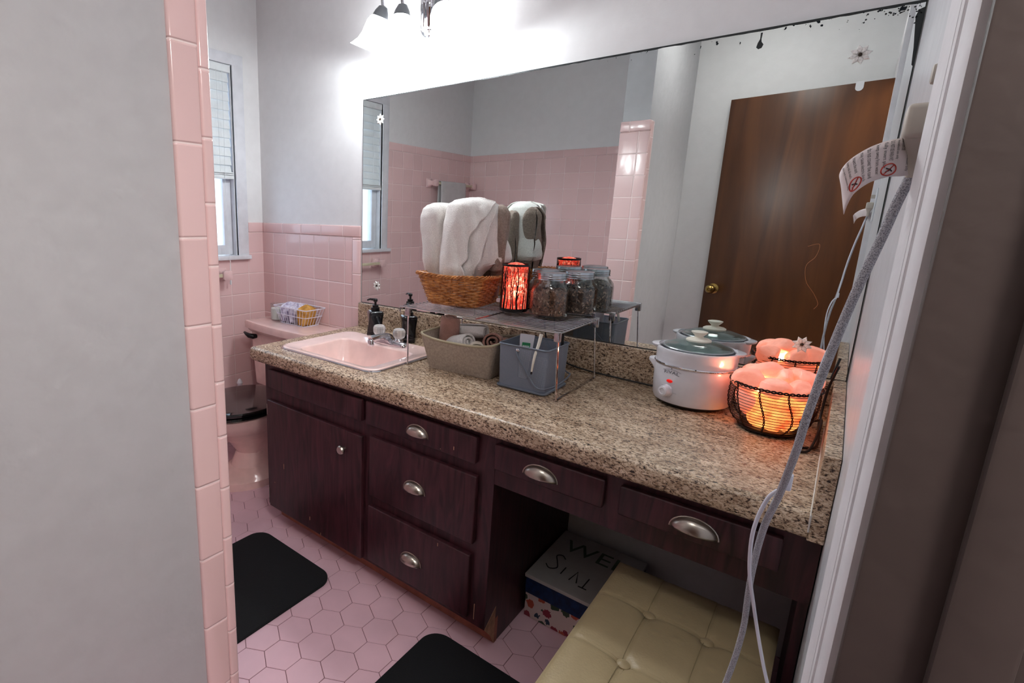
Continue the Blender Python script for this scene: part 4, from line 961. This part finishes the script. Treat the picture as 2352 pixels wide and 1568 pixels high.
part('lid_rim', MB().lathe([(.0825, .161), (.086, .162), (.087, .1645), (.085, .1665), (.0815, .166)], (KX, KY, ZT), 56), mat('lid_rim_grey', (170, 176, 180), .2, .6), sc_)
part('lid_knob', MB().lathe([(.001, .179), (.027, .179), (.031, .182), (.031, .186), (.026, .189), (.012, .190), (.0095, .192), (.010, .195), (.020, .206), (.0205, .208), (.017, .209), (.001, .2075)][::1], (KX, KY, ZT), 32), M_CREAMP, sc_, 'cream plastic knob')
def onk(a, z, r_=.0985): return Vector((KX + r_ * 1.02 * math.cos(a), KY + r_ * math.sin(a), ZT + z))
ka = math.radians(-116)
kc = onk(ka, .048); kd = Vector((math.cos(ka), math.sin(ka), .05))
KM = Matrix.Translation(kc - kd * .002) @ kd.to_track_quat('Z', 'Y').to_matrix().to_4x4()
part('dial', MB().lathe([(.001, .018), (.007, .0185), (.0085, .0205), (.013, .0195), (.0145, .017), (.0155, .004), (.0175, .002), (.0175, 0), (.001, 0)][::-1], n=28, M=KM), M_CROCK, sc_)
ra = math.radians(-113); rc_ = onk(ra, .077)
rdm = Matrix.Translation(rc_) @ Vector((math.cos(ra), math.sin(ra), 0)).to_track_quat('Z', 'Y').to_matrix().to_4x4()
part('indicator_light', MB().lathe([(.0085, -.001), (.0085, .001), (.006, .003), (.001, .0035)], n=20, M=rdm, sx=1, sy=.55), M_RED, sc_)
def text_mesh(s_, size):
    cu_ = bpy.data.curves.new('t', 'FONT'); cu_.body = s_; cu_.size = size; cu_.align_x = 'CENTER'; cu_.align_y = 'CENTER'; cu_.resolution_u = 2
    ob = bpy.data.objects.new('t', cu_); COL.objects.link(ob); dg_ = bpy.context.evaluated_depsgraph_get(); dg_.update()
    me_ = bpy.data.meshes.new_from_object(ob.evaluated_get(dg_)); v = [x.co[:] for x in me_.vertices]; f = [tuple(p.vertices) for p in me_.polygons]
    bpy.data.objects.remove(ob); bpy.data.curves.remove(cu_); bpy.data.meshes.remove(me_); return v, f
v, f = text_mesh('RIVAL', .0125)
la = math.radians(-112)
lg = MB().add([onk(la + x * 1.35 / .0985, .102 + y - 9 * x * x, .0992) for x, y, _ in v], f, False)
lg.tube([onk(la + x / .0985, .1105 - 9 * x * x, .0990) for x in [-.026 + .0052 * k for k in range(11)]], .00035, 4)
lg.tube([onk(la, .1115, .099), onk(la, .114, .099)], .0009, 6)
part('logo', lg, mat('logo_grey', (84, 86, 96), .5), sc_, 'small grey printed logo')
mk = MB()
for x, z in ((.019, .047), (.003, .066), (-.016, .060)): mk.tube([onk(ka + x / .0985, z, .0990), onk(ka + (x + .009) / .0985, z - .001, .0990)], .0003, 4)
part('dial_marks', mk, mat('mark_grey', (120, 122, 132), .5), sc_)

# ================================================================== SALT ROCK BOWL
sb_ = thing('rock_lamp_bowl', (2.358, -.198, ZT), 'dark wire bowl lamp heaped with glowing pink salt rocks at the right of the counter', 'lamp')
SX, SY = 2.358, -.198
prf = [(.060, .010), (.072, .020), (.082, .036), (.0885, .056), (.0905, .076), (.0895, .096), (.0885, .112), (.0885, .1185)]
def pr_(z):
    for (r0, z0), (r1, z1) in zip(prf, prf[1:]):
        if z <= z1: return r0 + (r1 - r0) * (z - z0) / (z1 - z0)
    return prf[-1][0]
wr = MB()
for k in range(15):
    z = .013 + .100 * k / 14; r_ = pr_(z)
    wr.tube([(SX + r_ * math.cos(a), SY + r_ * math.sin(a), ZT + z) for a in [2 * PI * i / 56 for i in range(56)]], .0008, 5, closed=True)
part('wires', wr, M_IRON, sb_)
rb = MB(); NRB = 10
for k in range(NRB):
    a0 = 2 * PI * k / NRB + .18
    for ph in (0, PI):
        pts = []
        for i in range(26):
            z = .010 + .109 * i / 25; r_ = pr_(z) + .001; tw = .0016
            pts.append((SX + (r_ + tw * math.cos(i * 1.3 + ph)) * math.cos(a0 + tw * math.sin(i * 1.3 + ph) / r_ + .10 * math.sin(z * 40)), SY + (r_ + tw * math.cos(i * 1.3 + ph)) * math.sin(a0 + tw * math.sin(i * 1.3 + ph) / r_ + .10 * math.sin(z * 40)), ZT + z))
        rb.tube(pts, .0011, 5)
part('ribs', rb, M_IRON, sb_)
rm = MB()
for ph in (0, PI):
    rm.tube([(SX + (.0915 + .0024 * math.cos(i * .9 + ph)) * math.cos(2 * PI * i / 168), SY + (.0915 + .0024 * math.cos(i * .9 + ph)) * math.sin(2 * PI * i / 168), ZT + .1205 + .0024 * math.sin(i * .9 + ph)) for i in range(168)], .0019, 5, closed=True)
part('braided_rim', rm, M_IRON, sb_)
bt = MB().tube([(SX + .062 * math.cos(a), SY + .062 * math.sin(a), ZT + .007) for a in [2 * PI * i / 48 for i in range(48)]], .0024, 6, closed=True)
bt.lathe([(.001, .0085), (.060, .0085), (.060, .0105), (.001, .0105)], (SX, SY, ZT), 32)
for k in range(4):
    a = k * PI / 2 + .4; bt.sphere((SX + .058 * math.cos(a), SY + .058 * math.sin(a), ZT + .0045), .0045, 10, 6)
part('base', bt, M_IRON, sb_)
part('bulb', MB().sphere((SX, SY, ZT + .052), .014, 14, 10, 1.4), M_BULB, sb_)
part('cord', MB().tube(bezier([(SX + .04, SY + .065, ZT + .008), (2.43, -.09, ZT + .008), (2.452, -.13, ZT + .030), (2.457, -.18, ZT + .045), (2.455, -.25, ZT + .035), (2.445, -.30, ZT + .006), (2.425, -.315, ZT + .004), (2.43, -.29, ZT + .004), (2.452, -.27, ZT + .004), (2.458, -.22, ZT + .004), (2.456, -.12, ZT + .004), (2.454, -.05, ZT + .01), (2.458, -.035, .83), (2.470, -.06, .90)], 7), .0030, 7), M_DCORD, sb_)
def rock(x, y, z, r_, seed, mt, label, sq=(1, 1, 1)):
    bm_ = bmesh.new(); bmesh.ops.create_icosphere(bm_, subdivisions=4, radius=1)
    rn = random.Random(seed); pl = [(Vector((rn.gauss(0, 1), rn.gauss(0, 1), rn.gauss(0, 1))).normalized(), rn.uniform(.62, .95)) for _ in range(11)]
    for v_ in bm_.verts:
        d = v_.co.normalized(); rr = 1.0
        for n_, h_ in pl:
            dn = d.dot(n_)
            if dn > .01: rr = min(rr, (h_ / dn + rr * .0) if h_ / dn < rr else rr)
        rr += .05 * noise.noise(d * 2.2 + Vector((seed, 0, 0))) + .02 * noise.noise(d * 6 + Vector((0, seed, 0)))
        rr = max(rr, .55)
        v_.co = Vector((x, y, z)) + Vector((d.x * sq[0], d.y * sq[1], d.z * sq[2])) * rr * r_
    bmesh.ops.smooth_vert(bm_, verts=bm_.verts, factor=.3, use_axis_x=True, use_axis_y=True, use_axis_z=True)
    m_ = MB(); m_.frombm(bm_, True); o_ = part('salt_rock', m_, mt); o_.modifiers.new('sub', 'SUBSURF').levels = 0
    o_.modifiers.clear(); setp(o_, label, 'rock', 'salt rocks heaped in the wire bowl'); return o_
rocks = [(-.050, -.030, .118, .036, (1.1, 1, .9), 'pale pink salt rock at the left of the heap, lowest on the rim'),
         (-.022, .012, .132, .036, (1.2, 1, .9), 'largest pink salt rock, topmost at the left of the heap'),
         (.008, -.045, .112, .034, (1.3, .9, .85), 'flat pale salt rock at the front centre of the heap'),
         (.012, .002, .122, .033, (1, 1.1, 1), 'salt rock in the middle of the heap, behind the flat front one'),
         (.048, -.030, .112, .032, (1.1, 1, .85), 'salt rock at the front right of the heap'),
         (.055, .025, .124, .036, (1.1, 1, 1), 'big rounded salt rock at the right of the heap'),
         (.020, .055, .118, .034, (1, 1, 1), 'salt rock at the back right of the heap facing the mirror'),
         (-.045, .052, .112, .034, (1.1, 1, 1), 'salt rock at the back left of the heap facing the mirror')]
for k, (x, y, z, r_, sq, lb_) in enumerate(rocks): rock(SX + x, SY + y, ZT + z + .008, r_ * .96, k + 3, M_SALT, lb_, sq)
low = [(a, rr, z, r_) for a, rr, z, r_ in ((-2.5, .050, .062, .040), (-1.75, .048, .060, .040), (-1.05, .050, .060, .040), (-.3, .050, .062, .040), (.6, .05, .06, .040), (1.6, .05, .06, .040), (2.6, .05, .062, .040), (-2.1, .036, .034, .030), (-1.2, .036, .032, .030), (-.4, .036, .032, .030), (2, .036, .032, .03))]
for k, (a, rr, z, r_) in enumerate(low):
    rock(SX + rr * .94 * math.cos(a), SY + rr * .94 * math.sin(a), ZT + z * 1.2, r_, 40 + k, M_SALTH if k in (1, 2, 3, 7, 8, 9) else M_SALT, 'glowing orange salt rock behind the wires, inside the bowl', (1, 1, 1))

# ================================================================== CORDS, PLUG, TAG
cd = thing('extension_cord', (2.47, -1.15, 1.32), 'thick grey braided cord hanging from the beige wall plug down in front of the counter', 'cord')
pg = MB().box(2.4645, 2.4872, -1.166, -1.134, 1.311, 1.337, .004, seg=3)
pg.loft([rrect(2.4755, -1.150, w_, d_, .003, z, 4) for w_, d_, z in ((.020, .028, 1.314), (.016, .022, 1.308), (.009, .010, 1.298), (.0075, .0085, 1.282))], True, True, True)
part('plug', pg, M_PLUG, cd, 'beige flat plug')
cpath = bezier([(2.4755, -1.150, 1.285), (2.4705, -1.152, 1.262), (2.466, -1.150, 1.235), (2.4575, -1.148, 1.190), (2.450, -1.142, 1.140), (2.4415, -1.130, 1.070), (2.4375, -1.115, 1.020), (2.4300, -1.080, .955), (2.421, -1.045, .895), (2.4165, -1.01, .820), (2.416, -.985, .76), (2.4165, -.97, .70), (2.410, -.965, .62), (2.392, -.96, .50), (2.35, -.95, .30), (2.30, -.94, .10), (2.26, -.95, .02)], 7)
part('cable', MB().tube(cpath, .0036, 12), M_CORD, cd)
wc = thing('white_cord', (2.43, -1.05, .95), 'thinner white cord crossing behind the grey braided cord over the counter edge', 'cord')
CAMP = Vector((2.4486, -1.7574, 1.2433))
wp0 = [p + Vector((-.0015, .014, -.004)) * (1 + k * .06) for k, p in enumerate(cpath[:48:4])]
wp = bezier(wp0[1:9] + [Vector(q) for q in [(2.4330, -1.072, .965), (2.4270, -1.062, .952), (2.4200, -1.060, .938), (2.4135, -1.055, .905), (2.4120, -1.045, .870), (2.4150, -1.025, .820), (2.4225, -1.0, .77), (2.4325, -.985, .72), (2.445, -.99, .68), (2.4575, -.995, .645), (2.472, -1.0, .60), (2.478, -1.0, .45), (2.47, -.98, .25), (2.45, -.95, .02)]], 6)
part('cable', MB().tube(wp, .0021, 10), M_WCORD, wc)
part('connector', MB().box(2.4310, 2.4390, -1.068, -1.058, .957, .976, .002), M_WCORD, wc)
# paper warning tag, curling away from the plug
TP = bezier([(2.4735, -1.140, 1.3045), (2.4650, -1.150, 1.3065), (2.4560, -1.160, 1.3050), (2.4440, -1.172, 1.2990), (2.4330, -1.184, 1.2885), (2.4285, -1.178, 1.2790), (2.4300, -1.165, 1.272)], 8)
BP = bezier([(2.4740, -1.150, 1.2790), (2.4665, -1.158, 1.2775), (2.4580, -1.166, 1.2765), (2.4480, -1.176, 1.2720), (2.4405, -1.184, 1.2640), (2.4375, -1.182, 1.2560), (2.4360, -1.176, 1.2470)], 8)
TP = [p + Vector((.0022 + .001, 0, .0062)) for p in TP]; BP = [p + Vector((.0022 + .001, 0, .0055)) for p in BP]
def tagp(u, v, off=0.0):
    s_ = max(0, min(.9999, u)) * (len(TP) - 1); i = int(s_); f_ = s_ - i
    a = TP[i].lerp(TP[i + 1], f_); b_ = BP[i].lerp(BP[i + 1], f_); p = a.lerp(b_, v)
    tn = (TP[i + 1] - TP[i]).normalized(); vv = (b_ - a).normalized(); nn_ = vv.cross(tn).normalized()
    if nn_.y > 0: nn_ = -nn_
    return p + nn_ * off
tg = MB().loft([[tagp(i / 48, v_ / 6) for v_ in range(7)] for i in range(49)], False)
to = part('warning_tag', tg, M_TAG, cd, 'white printed paper tag'); solidify(to, .0002, 0)
ik = MB()
lines = ['WARNING: Risk of fire', 'Plug into wall outlet only', 'INDOOR USE', 'household use only', 'DO NOT USE WHEN WET', 'fully insert plug', 'keep away from water', 'do not cover the cord', 'may cause electric shock', 'inspect the cord', 'keep out of reach', 'do not remove tag']
for k, s_ in enumerate(lines):
    v, f = text_mesh(s_, 1.0); xs = [q[0] for q in v]; wd = max(xs) - min(xs); ys = [q[1] for q in v]; hd = max(ys) - min(ys)
    ln = min(.92, .045 * len(s_)) * (.62 if k in (2, 3, 4, 9, 10) else .9); uc = .07 + k * .062
    ik.add([tagp(uc + (-(q[1] - min(ys)) / hd + .5) * -(-.040) * 1, .04 + ln * (q[0] - min(xs)) / wd, .00025) for q in v], f, False)
part('printed_text', ik, M_INK, to)
rd = MB()
for uc, vc in ((.33, .80), (.66, .76)):
    ru, rv = .075, .155
    ring = [tagp(uc + ru * math.cos(a), vc + rv * math.sin(a), .0003) for a in [2 * PI * i / 32 for i in range(32)]]
    rd.tube(ring, .00045, 5, closed=True)
    rd.tube([tagp(uc + ru * .7 * t_, vc + rv * .7 * t_, .0003) for t_ in (-1, -.5, 0, .5, 1)], .0004, 5)
part('prohibition_sign', rd, M_REDI, to)
hnd = MB()
for uc, vc in ((.33, .80), (.66, .76)):
    hnd.tube([tagp(uc - .03, vc + .06, .0003), tagp(uc - .01, vc, .0003), tagp(uc + .03, vc - .05, .0003)], .0005, 5)
    hnd.tube([tagp(uc + .035, vc + .05, .0003), tagp(uc, vc + .03, .0003), tagp(uc - .03, vc - .06, .0003)], .0004, 5)
part('sign_pictogram', hnd, M_INK, to)

# ================================================================== TOILET AND WHAT STANDS ON IT
ty = thing('toilet', (.40, -.3, 0), 'pink porcelain toilet with glossy black seat between window wall and vanity', 'toilet')
TX = .405
def dsh(w_, yb, yf, z, k=2.4, n=40):
    out = []
    for i in range(n):
        a = 2 * PI * i / n; c, s_ = math.cos(a), math.sin(a); cy = (yb + yf) / 2; hy_ = abs(yb - yf) / 2
        e_ = 2 / (k if s_ > 0 else 2.0)
        out.append(Vector((TX + w_ / 2 * math.copysign(abs(c) ** e_, c), cy + hy_ * math.copysign(abs(s_) ** e_, s_), z)))
    return out
part('tank', MB().loft([rrect(TX, -.108, .50, .155, .03, .362, 6), rrect(TX, -.108, .515, .17, .035, .37, 6), rrect(TX, -.108, .535, .185, .035, .55, 6), rrect(TX, -.108, .545, .19, .035, .662, 6)], True, True, True), M_CER, ty)
def lidl(z, g):
    base = rrect(TX, -.114, .575 + g, .210 + g, .012, 0, 5); pts = []
    for i in range(len(base)):
        a, b_ = base[i], base[(i + 1) % len(base)]; n_ = 12 if (a - b_).length > .1 else 1
        for k in range(n_): pts.append(a.lerp(b_, k / n_))
    return [Vector((p.x, p.y - (.026 * (1 - ((p.x - TX) / .29) ** 2) if p.y < -.15 else 0), z)) for p in pts]
part('tank_lid', MB().loft([lidl(.648, -.045), lidl(.656, -.028), lidl(.664, -.024), lidl(.670, 0), lidl(.697, 0), lidl(.704, -.006), lidl(.7055, -.02)], True, True, True), M_CER, ty)
part('flush_lever', MB().tube([(.196, -.200, .628), (.192, -.218, .628), (.178, -.232, .632), (.156, -.236, .640), (.140, -.234, .645)], .008, 12, rs=[.012, .016, .014, .009, .006], flat=.9), M_BLACKP, ty, 'black lever')
part('bowl', MB().loft([dsh(.30, -.16, -.60, 0, 6), dsh(.30, -.16, -.60, .035, 6), dsh(.28, -.17, -.57, .045, 5), dsh(.21, -.18, -.50, .075), dsh(.175, -.18, -.47, .14), dsh(.21, -.18, -.51, .20), dsh(.30, -.18, -.60, .27), dsh(.352, -.18, -.645, .295), dsh(.366, -.17, -.665, .33), dsh(.372, -.17, -.672, .352), dsh(.36, -.17, -.665, .360)], True, True, True), M_CER, ty)
part('trap_skirt', MB().loft([rrect(TX, -.30, .16, .24, .03, z, 5) for z in (.03, .2)] + [rrect(TX, -.30, .22, .26, .06, .27, 5)], True, True, True), M_CER, ty)
part('seat', MB().loft([dsh(.375, -.235, -.680, .362), dsh(.385, -.232, -.686, .368), dsh(.382, -.232, -.684, .377), dsh(.36, -.24, -.67, .378)], True, True, True), M_SEAT, ty, 'black seat ring')
part('seat_lid', MB().loft([dsh(.375, -.225, -.678, .3795), dsh(.388, -.222, -.686, .384), dsh(.388, -.222, -.686, .393), dsh(.378, -.228, -.678, .399), dsh(.33, -.25, -.64, .402)], True, True, True), M_SEAT, ty, 'black closed lid')
for x in (-.07, .07): part('seat_hinge', MB().tube([(TX + x, -.215, .372), (TX + x, -.215, .395)], .011, 12), M_SEAT, ty)
tbsh = thing('toilet_brush', (.085, -.24, 0), 'white ribbed toilet brush handle standing left behind the black seat', 'brush')
part('holder', MB().lathe([(.001, 0), (.045, 0), (.048, .01), (.040, .10), (.030, .105), (.001, .105)], (.085, -.24, 0), 24), M_CROCK, tbsh)
hp_ = [(.001, .09)] + [(.011 + (.0045 if k % 2 else 0) + (.003 if 6 < k < 20 else 0), .11 + k * .0118) for k in range(22)] + [(.009, .376), (.001, .382)]
part('handle', MB().lathe(hp_, (.085, -.24, 0), 16), M_CROCK, tbsh)
# candle on the tank
cn = thing('glass_candle', (.235, -.088, .7055), 'clear glass jar of white wax on the toilet tank lid, next to the wire basket', 'candle')
part('glass', MB().lathe([(.001, 0), (.036, 0), (.039, .003), (.039, .086), (.0365, .086), (.0365, .006), (.001, .005)], (.235, -.088, .7058), 36), M_GLASS, cn)
part('wax', MB().lathe([(.001, .0055), (.0362, .0055), (.0362, .062), (.001, .061)], (.235, -.088, .7058), 32), M_WAX, cn)
# wire basket with cloths
wb = thing('wire_basket', (.39, -.075, .7055), 'small white wire basket of folded cloths on the toilet tank lid', 'basket')
def wl(z):
    f = z / .085; return rrect(.392, -.075, .195 + .065 * f, .10 + .035 * f, .015, .7075 + z, 4)
m = MB()
for z in (.0, .045, .085): m.tube(wl(z), .0018 if z < .08 else .0026, 6, closed=True)
a, b_ = wl(0), wl(.085)
def per(l, t):
    L2 = [(l[(i + 1) % len(l)] - l[i]).length for i in range(len(l))]; s_ = t * sum(L2)
    for i, q in enumerate(L2):
        if s_ <= q: return l[i].lerp(l[(i + 1) % len(l)], s_ / q)
        s_ -= q
    return l[0]
for k in range(34): m.tube([per(a, k / 34), per(b_, k / 34)], .0011, 5)
for k in range(9):
    x = .30 + k * .023; m.tube([(x, -.12, .708), (x, -.03, .708)], .0011, 5)
part('wire_frame', m, mat('white_coated_wire', (226, 222, 236), .35), wb)
for x, y, w_, mt_, lb_, sd in ((.318, -.078, .050, M_LILAC, 'white and lilac crumpled cloth at the left of the small wire basket', 1), (.378, -.074, .052, M_LILAC, 'white crumpled cloth in the middle of the small wire basket', 2.4), (.452, -.078, .064, M_YEL, 'mustard folded cloth at the right of the small wire basket', 4)):
    lo = []
    for j in range(13):
        f = j / 12; zz = .7105 + .096 * f; rr = 1 if f < .75 else math.cos((f - .75) / .25 * PI / 2 * .93)
        lo.append([Vector((x + w_ * .5 * rr * (1 + .28 * f) * math.cos(t) * (1 + .10 * math.sin(7 * t + sd + f * 3)), y + .045 * rr * (1 + .12 * f) * math.sin(t) * (1 + .12 * math.sin(9 * t + sd)), zz + .005 * math.sin(5 * t + sd))) for t in [2 * PI * k / 48 for k in range(48)]])
    o = part('folded_cloth', MB().loft(lo, True, True, True), mt_); setp(o, lb_, 'cloth', 'cloths in the small wire basket')

# ================================================================== FLOOR THINGS
for nm_, x0, x1, y0, y1, lb_ in (('bath_mat', .835, 1.262, -1.12, -.648, 'black rounded mat on the pink floor in front of the sink door'), ('bath_mat', 1.655, 2.10, -1.13, -.600, 'black rounded mat at the bottom of the picture, beside the cream stool')):
    cx, cy = (x0 + x1) / 2, (y0 + y1) / 2
    o = part(nm_, MB().loft([rrect(cx, cy, x1 - x0, y1 - y0, .06, .0004, 10), rrect(cx, cy, x1 - x0, y1 - y0, .06, .006, 10), rrect(cx, cy, x1 - x0 - .006, y1 - y0 - .006, .057, .009, 10), rrect(cx, cy, x1 - x0 - .03, y1 - y0 - .03, .045, .0095, 10)], True, True, True), M_MAT)
    setp(o, lb_, 'mat')
# storage box in the knee space
bx = thing('storage_box', (1.95, -.2, 0), 'white-lidded box with navy and floral sides and marker writing, in the knee space', 'box')
part('box_body', MB().box(1.834, 2.10, -.352, -.045, .0005, .10, .001), M_FLOR, bx, 'floral printed sides')
part('band', MB().box(1.832, 2.102, -.354, -.043, .085, .142, .001), M_BLUE, bx, 'navy upper band')
part('lid', MB().box(1.829, 2.105, -.357, -.040, .140, .152, .0015), M_CARD, bx)
wt = MB()
for s_, x, y, sz in (('WEL', 1.965, -.13, .085), ('S', 1.880, -.235, .085), ('PI', 1.955, -.26, .07)):
    pass
v, f = text_mesh('WEL', .10)
wt.add([Vector((1.965 + x, -.125 + y, .1524)) for x, y, _ in v], f, False)
o = part('marker_writing', wt, mat('green_marker', (96, 118, 98), .7), bx, 'green marker letters')
w2 = MB()
w2.tube(bezier([(1.897, -.205, .1526), (1.882, -.192, .1526), (1.868, -.205, .1526), (1.882, -.235, .1526), (1.893, -.265, .1526), (1.875, -.282, .1526), (1.858, -.268, .1526)]), .0018, 6)
w2.tube([(1.915, -.245, .1526), (1.914, -.285, .1526)], .0018, 6)
w2.tube([(1.945, -.295, .1526), (1.953, -.240, .1526), (1.968, -.295, .1526)], .0018, 6)
w2.tube([(1.992, -.250, .1526), (1.990, -.305, .1526)], .0018, 6); w2.tube([(1.978, -.305, .1526), (2.003, -.305, .1526)], .0018, 6)
part('marker_writing', w2, M_INK, bx, 'black marker letters')
# tufted stool
sx0, sx1, sy0, sy1, sz = 2.124, 2.458, -1.10, -.455, .402
st_ = thing('tufted_stool', ((sx0 + sx1) / 2, (sy0 + sy1) / 2, 0), 'cream faux-leather button-tufted storage stool under the counter', 'stool')
btn = [(x, y) for x in (2.236, 2.348) for y in (-.610, -.785, -.960)]
m = MB(); nx, ny = 90, 150; lo = []
for j in range(ny + 1):
    y = sy0 + (sy1 - sy0) * j / ny; l = []
    for i in range(nx + 1):
        x = sx0 + (sx1 - sx0) * i / nx
        ex = min(x - sx0, sx1 - x); ey = min(y - sy0, sy1 - y); e_ = min(ex, ey)
        h = .014 * (1 - math.exp(-e_ / .012))
        for bx_, by_ in btn:
            d = math.hypot(x - bx_, y - by_); h -= .010 * math.exp(-(d / .016) ** 2) + .004 * math.exp(-(d / .045) ** 2)
        for bx_ in (2.236, 2.348): h -= .0025 * math.exp(-((x - bx_) / .006) ** 2)
        for by_ in (-.610, -.785, -.960): h -= .0022 * math.exp(-((y - by_ ) / .006) ** 2)
        for dx_, dy_ in ((2.288, -.575), (2.262, -.665), (2.300, -.655), (2.37, -.69)):
            d = math.hypot(x - dx_, y - dy_); h += .003 * math.exp(-(d / .007) ** 2) - .0015 * math.exp(-(d / .013) ** 2)
        l.append(Vector((x, y, sz - .014 + h)))
    lo.append(l)
m.loft(lo, False)
m.box(sx0, sx1, sy0, sy1, .335, sz - .0135, .0005)
part('cushion', m, M_LEATH, st_)
part('body', MB().box(sx0 + .004, sx1 - .004, sy0 + .004, sy1 - .004, .002, .334, .003), M_LEATH, st_)
bt = MB()
for x, y in btn: part('button', MB().lathe([(.0125, -.004), (.0125, .001), (.009, .0035), (.001, .0045)], (x, y, sz - .010), 20), M_LEATH, st_)
sm = MB()
def hgt(x, y):
    j = (y - sy0) / (sy1 - sy0) * ny; i = (x - sx0) / (sx1 - sx0) * nx; return lo[int(max(0, min(ny, j)))][int(max(0, min(nx, i)))].z + .0002
for bx_ in (2.236, 2.348):
    for d in (-.0055, .0055): sm.tube([(bx_ + d, sy0 + .02 + (sy1 - sy0 - .04) * k / 90, hgt(bx_ + d, sy0 + .02 + (sy1 - sy0 - .04) * k / 90)) for k in range(91)], .0006, 4)
for by_ in (-.610, -.785, -.960):
    for d in (-.005, .005): sm.tube([(sx0 + .01 + (sx1 - sx0 - .02) * k / 60, by_ + d + .010 * math.sin(PI * k / 60 * 3) * 0, hgt(sx0 + .01 + (sx1 - sx0 - .02) * k / 60, by_ + d)) for k in range(61)], .0006, 4)
part('stitching', sm, M_STITCH, st_)

# ================================================================== LIGHT
wo = bpy.data.worlds.new('World'); SC.world = wo; wo.use_nodes = True
nt = wo.node_tree; bg = nt.nodes['Background']
bg.inputs[0].default_value = (.62, .74, .88, 1); bg.inputs[1].default_value = 1.0
def light(name, kind, loc, energy, color=(1, 1, 1), size=.2, rot=None, **k):
    d = bpy.data.lights.new(name, kind); d.energy = energy; d.color = color
    if kind == 'AREA': d.size = size
    elif kind == 'POINT': d.shadow_soft_size = size
    for a, b_ in k.items(): setattr(d, a, b_)
    o = bpy.data.objects.new(name, d); COL.objects.link(o); o.location = loc
    if rot: o.rotation_euler = rot
    return o
light('hall_fill_light', 'POINT', (3.05, -1.75, 2.2), 17, (1, .95, .9), .12)  # unseen fill without a fixture, added to brighten the partition through the doorway
cl = thing('added_fill_light', (1.95, -1.45, H), 'unseen round flush ceiling light added as fill, above the picture', 'lamp')  # added fixture out of view, fills the room with extra light
part('base', MB().lathe([(.001, 0), (.15, 0), (.15, -.02), (.001, -.02)], (1.95, -1.45, H), 40), M_CHROME, cl)
part('diffuser', MB().lathe([(.145, -.02), (.14, -.045), (.10, -.065), (.05, -.072), (.001, -.073)], (1.95, -1.45, H), 40), mat('fill_light_diffuser', (255, 255, 255), .4, emit=(255, 252, 248), es=5.5), cl)
for p_, ax_ in BULBS:
    light('vanity_bulb', 'SPOT', p_, 9.0, (.93, .98, 1), rot=(-ax_).to_track_quat('Z', 'Y').to_euler(), spot_size=math.radians(176), spot_blend=.35, shadow_soft_size=.035)
light('bulb_in_rock_bowl', 'POINT', (SX, SY, ZT + .10), 1.8, (1, .42, .22), .03)

# ================================================================== CAMERA
cm = bpy.data.cameras.new('camera'); cam = bpy.data.objects.new('camera', cm); COL.objects.link(cam); SC.camera = cam
yaw, pit, rol = math.radians(41.0817), math.radians(-12.1967), math.radians(1.0936)
fw = Vector((-math.sin(yaw) * math.cos(pit), math.cos(yaw) * math.cos(pit), math.sin(pit)))
rt = Vector((math.cos(yaw), math.sin(yaw), 0)); up = rt.cross(fw)
r2 = rt * math.cos(rol) + up * math.sin(rol); u2 = up * math.cos(rol) - rt * math.sin(rol)
R = Matrix((r2, u2, -fw)).transposed().to_4x4()
cam.matrix_world = Matrix.Translation((2.4486, -1.7574, 1.2433)) @ R
cm.sensor_width = 36; cm.lens = 1204.8217 / 2352 * 36; cm.shift_x = 288.1952 / 2352; cm.shift_y = -25.0236 / 2352
cm.clip_start = .01; cm.clip_end = 50

SC.view_settings.view_transform = 'Standard'; SC.view_settings.look = 'None'; SC.view_settings.gamma = 1; SC.view_settings.exposure = 1.8
SC.view_settings.use_curve_mapping = False
SC.cycles.use_denoising = True; SC.cycles.max_bounces = 9; SC.cycles.diffuse_bounces = 4; SC.cycles.transparent_max_bounces = 10; SC.cycles.transmission_bounces = 8; SC.cycles.glossy_bounces = 5
SC.cycles.use_adaptive_sampling = True; SC.cycles.adaptive_threshold = .1
SC.cycles.sample_clamp_indirect = 6
